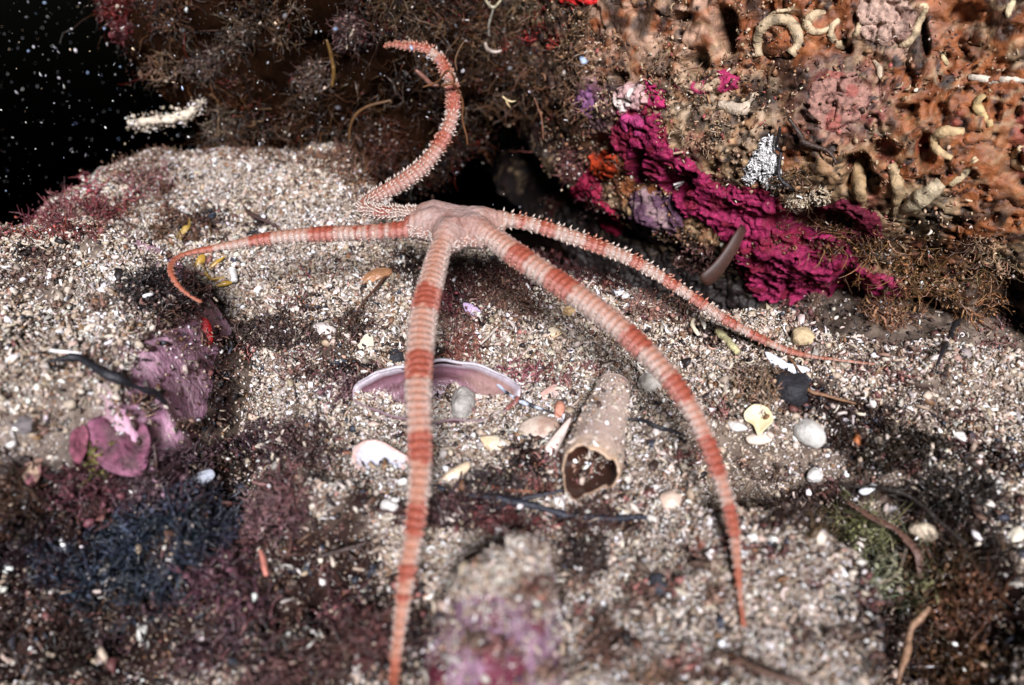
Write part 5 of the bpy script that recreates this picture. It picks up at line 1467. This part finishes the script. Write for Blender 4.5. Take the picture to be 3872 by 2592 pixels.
for (x, y, r, sx, col, cnt, ln) in [
        (60, 830, 90, 1.2, (.34, .08, .11), 700, .55), (200, 800, 74, 1.6, (.32, .10, .11), 500, .5), (400, 760, 90, 1.3, (.34, .06, .08), 700, .6), (540, 790, 90, 1.4, (.22, .10, .06), 600, .5), (470, 660, 60, 1.2, (.26, .14, .10), 300, .4), (620, 640, 60, 1.5, (.3, .2, .14), 160, .35), (300, 850, 70, 2, (.24, .08, .07), 300, .4), (560, 700, 60, 1.5, (.30, .12, .12), 300, .5), (680, 880, 60, 2, (.18, .09, .05), 260, .5),
        (150, 870, 60, 2.5, (.36, .08, .06), 300, .3), (600, 1110, 80, 1.6, BK, 500, .5), (700, 1130, 60, 1.2, (.10, .04, .03), 260, .5), (560, 1200, 80, 1.5, (.20, .11, .09), 300, .4), (120, 1020, 80, 1.8, (.26, .16, .12), 320, .3),
        (1060, 1270, 60, 3, (.10, .06, .05), 800, .4), (1150, 1400, 60, 2, (.20, .10, .08), 260, .35), (1330, 1250, 60, 1.2, (.12, .07, .05), 300, .3),
        (1700, 1150, 80, .8, (.22, .05, .06), 420, .45), (1820, 1080, 60, 3, (.12, .05, .04), 900, .5), (1900, 1130, 50, 2.5, (.26, .14, .10), 420, .4), (1700, 1230, 50, 1.5, (.36, .20, .16), 260, .35), (1760, 1330, 60, 1.2, (.32, .12, .09), 260, .4), (2000, 1180, 40, 2, (.20, .10, .07), 200, .4),
        (1960, 1430, 40, 2, (.40, .14, .16), 160, .35), (2440, 1170, 50, 1.5, (.36, .18, .14), 260, .4), (2560, 1190, 50, 1.5, (.30, .16, .12), 260, .4),
        (1640, 1560, 30, 1.2, (.5, .1, .03), 60, .2), (1290, 1480, 50, 1.4, (.20, .10, .11), 260, .35), (1170, 1700, 90, 1.4, (.26, .14, .13), 460, .4), (1010, 1680, 80, 1.3, (.20, .10, .12), 360, .4),
        (1700, 1950, 45, 4, (.09, .04, .04), 700, .4), (1850, 1860, 40, 3, (.06, .04, .04), 400, .35), (1900, 1990, 40, 3, (.22, .07, .07), 320, .35), (2230, 1975, 40, 2.5, (.10, .05, .04), 260, .35),
        (1040, 1960, 90, 1.0, PK, 900, .55), (1000, 2100, 110, .8, (.38, .18, .16), 900, .6), (1090, 1880, 70, 1.2, (.42, .20, .19), 400, .5), (900, 2250, 120, 1.6, (.30, .13, .17), 800, .6), (700, 2000, 130, 1.6, (.09, .10, .16), 1100, .5), (420, 2150, 150, 1.8, (.09, .12, .19), 1400, .5), (600, 2050, 110, 1.5, (.03, .05, .08), 700, .5), (520, 2270, 120, 1.8, (.03, .04, .06), 600, .5),
        (150, 2100, 180, 1.2, (.05, .02, .03), 900, .6), (300, 2400, 160, 2.2, (.10, .05, .04), 900, .55), (750, 2420, 130, 2.6, (.17, .09, .11), 1300, .55), (1150, 2330, 110, 1.6, (.42, .16, .17), 1300, .6), (1250, 2500, 110, 2.0, (.26, .13, .11), 1100, .5), (900, 2540, 90, 3, (.36, .17, .17), 900, .5), (1280, 2250, 80, 1.2, (.32, .15, .14), 420, .5), (80, 1900, 110, 1, (.16, .08, .05), 360, .5), (330, 1850, 110, 1.4, (.26, .09, .11), 460, .5), (640, 1820, 120, 1.6, (.22, .12, .14), 700, .45), (380, 1740, 50, 1.0, (.40, .36, .10), 200, .35), (850, 1780, 80, 1.2, (.26, .14, .16), 460, .4), (1520, 2480, 80, 1.0, (.07, .04, .04), 500, .5), (1400, 2420, 70, 1.2, (.30, .12, .11), 360, .5),
        (2270, 2450, 70, 1.0, (.20, .11, .08), 260, .35), (2480, 2570, 60, 2.2, (.26, .15, .10), 200, .3), (2400, 2290, 60, 1.3, (.20, .12, .09), 160, .3), (2235, 2120, 60, .7, (.08, .05, .04), 260, .4), (2720, 2540, 50, 2.0, (.14, .07, .05), 160, .3),
        (3020, 1930, 60, 2.2, (.14, .08, .06), 800, .5), (3120, 1975, 60, 1.6, (.22, .14, .07), 500, .5), (3560, 2150, 110, 1.2, (.24, .13, .06), 900, .6), (3650, 2300, 120, 1.2, (.34, .14, .07), 1000, .6), (3760, 2060, 90, 1.2, (.10, .06, .04), 500, .5), (3450, 2420, 130, 1.2, (.12, .06, .04), 800, .5), (3600, 2520, 110, 1.4, (.26, .12, .05), 700, .5), (3250, 1640, 90, 1.4, (.10, .05, .03), 600, .4), (3420, 1720, 70, 2.4, (.08, .05, .03), 600, .4), (2870, 1470, 60, 1.6, (.34, .22, .14), 400, .35), (3600, 1880, 70, 2.5, (.06, .04, .03), 500, .45),
        (3380, 1180, 80, 1.4, (.34, .17, .09), 420, .5)] + TUFT_EXTRA:
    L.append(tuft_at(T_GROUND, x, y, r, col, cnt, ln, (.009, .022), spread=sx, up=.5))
merge('turf_algae', L)
L = []
for (x, y, r, sx, col, cnt, ln) in [(3400, 1000, 120, 1.6, (.34, .17, .07), 700, .8), (3300, 900, 80, 2.2, (.26, .12, .05), 420, .8), (3650, 1120, 120, 1.2, (.36, .18, .08), 500, .7), (3230, 1180, 80, 1, (.30, .08, .09), 300, .5), (3350, 1250, 60, 1.5, (.20, .10, .06), 260, .5), (2280, 520, 100, 1, (.22, .10, .07), 360, .5), (2200, 330, 120, .8, (.26, .14, .08), 420, .5), (2140, 120, 120, .8, (.22, .12, .06), 360, .5), (2500, 330, 120, 1.5, (.36, .2, .1), 260, .4), (2620, 480, 90, 1.4, (.40, .26, .16), 300, .3), (3080, 880, 80, 2, (.22, .10, .05), 360, .6), (2160, 620, 60, .8, (.26, .10, .09), 300, .4), (2250, 780, 60, .8, (.10, .03, .03), 300, .4), (3000, 700, 60, 1.2, (.26, .14, .07), 260, .5), (2650, 980, 60, 1.6, (.30, .14, .12), 260, .3), (3740, 980, 90, 1.2, (.42, .26, .16), 260, .5)]:
    L.append(tuft_at(T_WALL, x, y, r, col, cnt, ln, (.008, .018), spread=sx))
merge('turf_algae', L)

# green filament clump at the edge of the sand
L = [tuft_at(T_GROUND, 3290, 2020, 60, (.30, .30, .14), 200, 1.1, (.008, .011), spread=1.3, dim=.5), tuft_at(T_GROUND, 3380, 2180, 70, (.36, .36, .22), 320, .8, (.009, .013), spread=1.3, dim=.5), tuft_at(T_GROUND, 3530, 2230, 60, (.32, .29, .13), 160, .8, (.008, .011), spread=1.3, dim=.5), tuft_at(T_GROUND, 3250, 1975, 30, (.30, .30, .12), 60, 1.3, (.008, .010), dim=.5)]
merge('filamentous_algae', L, kind='thing', label='tangle of yellow green thread algae over the edge of the sand at lower right', cat='algae')

# slender seaweed strands around the raised arm
def loose(label, pts, rpx, col, yy, seed): 
    strand('seaweed_strand', label, 'seaweed', pts, rpx, col, ypl=yy, mat=M_ALGA, seed=seed, rough=.1)
loose('brown strand looped once around the raised arm', [(1600, 330), (1655, 310), (1690, 268), (1708, 278), (1716, 310), (1670, 325), (1705, 318), (1730, 340), (1750, 390), (1748, 450), (1765, 520), (1768, 550)], 5, (.16, .07, .03), [20.2, 20.0, 19.7, 19.6, 19.7, 19.7, 19.6, 19.9, 20, 20, 20, 20], 1)
loose('dark strand rising right of the raised arm', [(1728, 270), (1722, 230), (1735, 190), (1760, 150)], 4, (.12, .07, .04), 20.4, 2)
loose('pale forked strand at the top middle', [(1830, -10), (1850, 20), (1870, 28), (1895, 0)], 6, (.34, .30, .20), 24, 3)
loose('second pale strand crossing the forked one at the top', [(1868, 25), (1858, 60), (1848, 100), (1850, 140)], 4, (.26, .24, .2), 24, 4)
loose('yellow brown antler strand over the back edge of the sand', [(1045, 590), (1030, 620), (1008, 650), (985, 652), (950, 640), (925, 645)], 7, (.36, .21, .04), 23.4, 5)
loose('short branch of the antler strand pointing down', [(1008, 650), (1018, 680), (1035, 705)], 6, (.34, .20, .05), 23.2, 6)
loose('thin brown strand drooping over the back sand', [(1180, 560), (1150, 590), (1120, 620), (1085, 660)], 4, (.20, .10, .04), 23.4, 7)
loose('long brown arc left of the raised arm', [(1480, 380), (1400, 400), (1350, 430), (1325, 480), (1320, 540)], 6, (.10, .05, .02), 22.4, 8)
loose('upright ochre stalk in the dark above the boulder turf', [(1255, 330), (1262, 270), (1250, 200), (1235, 150)], 8, (.13, .07, .02), 23.6, 9)
loose('reddish soft strand leaning on the raised arm', [(1570, 265), (1600, 290), (1630, 318), (1660, 325)], 9, (.16, .07, .05), 20.6, 10)
loose('pale branching sprig floating in the crevice', [(1900, 365), (1915, 378), (1935, 385), (1950, 382)], 4, (.60, .48, .26), 21.5, 11)
loose('downward branch of the pale sprig', [(1912, 376), (1918, 392), (1930, 408)], 4, (.55, .40, .22), 21.5, 12)
loose('dangling brown thread in the crevice', [(2020, 370), (2035, 410), (2048, 450), (2055, 530)], 3, (.22, .10, .06), 21.5, 13)
loose('ochre strap at the top of the dark water', [(700, 140), (660, 165), (620, 180), (590, 210)], 6, (.26, .15, .06), 25, 14)
loose('thin whitish curl hanging at the top middle', [(1835, 160), (1842, 185), (1870, 198), (1898, 192)], 8, (.28, .22, .18), 23, 15)
strand('branch', 'pale encrusted branch jutting left over black water', 'branch', [(486, 466), (540, 462), (600, 452), (660, 448), (710, 430), (768, 385)], 16, (.62, .54, .42), ypl=24.0, mat=M_STONE, seed=30, rough=.5)
bp_ = catmull(np.array([aty(a, b, 24.0) for a, b in [(486, 466), (540, 462), (600, 452), (660, 448), (710, 430), (768, 385)]]), .03)
k = rng.integers(0, len(bp_), 420)
Q = bp_[k] + rng.normal(size=(420, 3)) * np.array((.06, .1, .14)) + np.array((0, 0, -.05))
o = scatter('branch_grit', Q, rng.uniform(.02, .07, 420), pick(SANDPAL[:5], 420)); tag(o, kind='stuff')

gp = np.concatenate([a for a, b in GLINT]); gc = np.concatenate([b for a, b in GLINT]); m = len(gp)
lt = rng.random(m) < np.where((gp[:, 0] < -1) & (gp[:, 1] < 10.5), .05, .12)
gcol = np.where(lt[:, None], pick(SANDPAL[:5], m), gc * rng.uniform(.4, 2.2, (m, 1)))
o = scatter('algae_specks', gp, np.clip(np.exp(rng.normal(math.log(.028), .5, m)), .01, .12), gcol)
tag(o, kind='stuff')

# ------------------------------------------------------------------ specks drifting in the water
n = 620
px_ = np.concatenate([rng.uniform(-100, 1250, 760), rng.uniform(0, 2300, 30), rng.uniform(1250, 2250, 110)]); py_ = np.concatenate([rng.uniform(-50, 760, 760), rng.uniform(0, 1500, 30), rng.uniform(-30, 850, 110)])
yy = np.concatenate([rng.uniform(13, 34, 760), rng.uniform(11, 15, 30), rng.uniform(12, 22, 110)])
d = FWD[None] + RGT[None] * ((px_ - 1936) * K)[:, None] - UPV[None] * ((py_ - 1296) * K)[:, None]
P = CAM[None] + d * (yy / d[:, 1])[:, None]
z_ok = P[:, 2] > h_all(P[:, 0], P[:, 1]) + .2
P = P[z_ok]; n = len(P)
sz = np.clip(np.exp(rng.normal(math.log(.016), .75, n)), .006, .05)
o = scatter('marine_snow', P, sz, pick([(.6, .6, .6, 2), (.25, .25, .27, 3), (.08, .08, .09, 4), (.6, .45, .3, 1), (.3, .4, .6, 1)], n), np.array([.2, .2, .2, .15, .15, .05, 0.02, .02, 0.01, 0, 0]), mat=M_SNOW)
tag(o, kind='stuff')
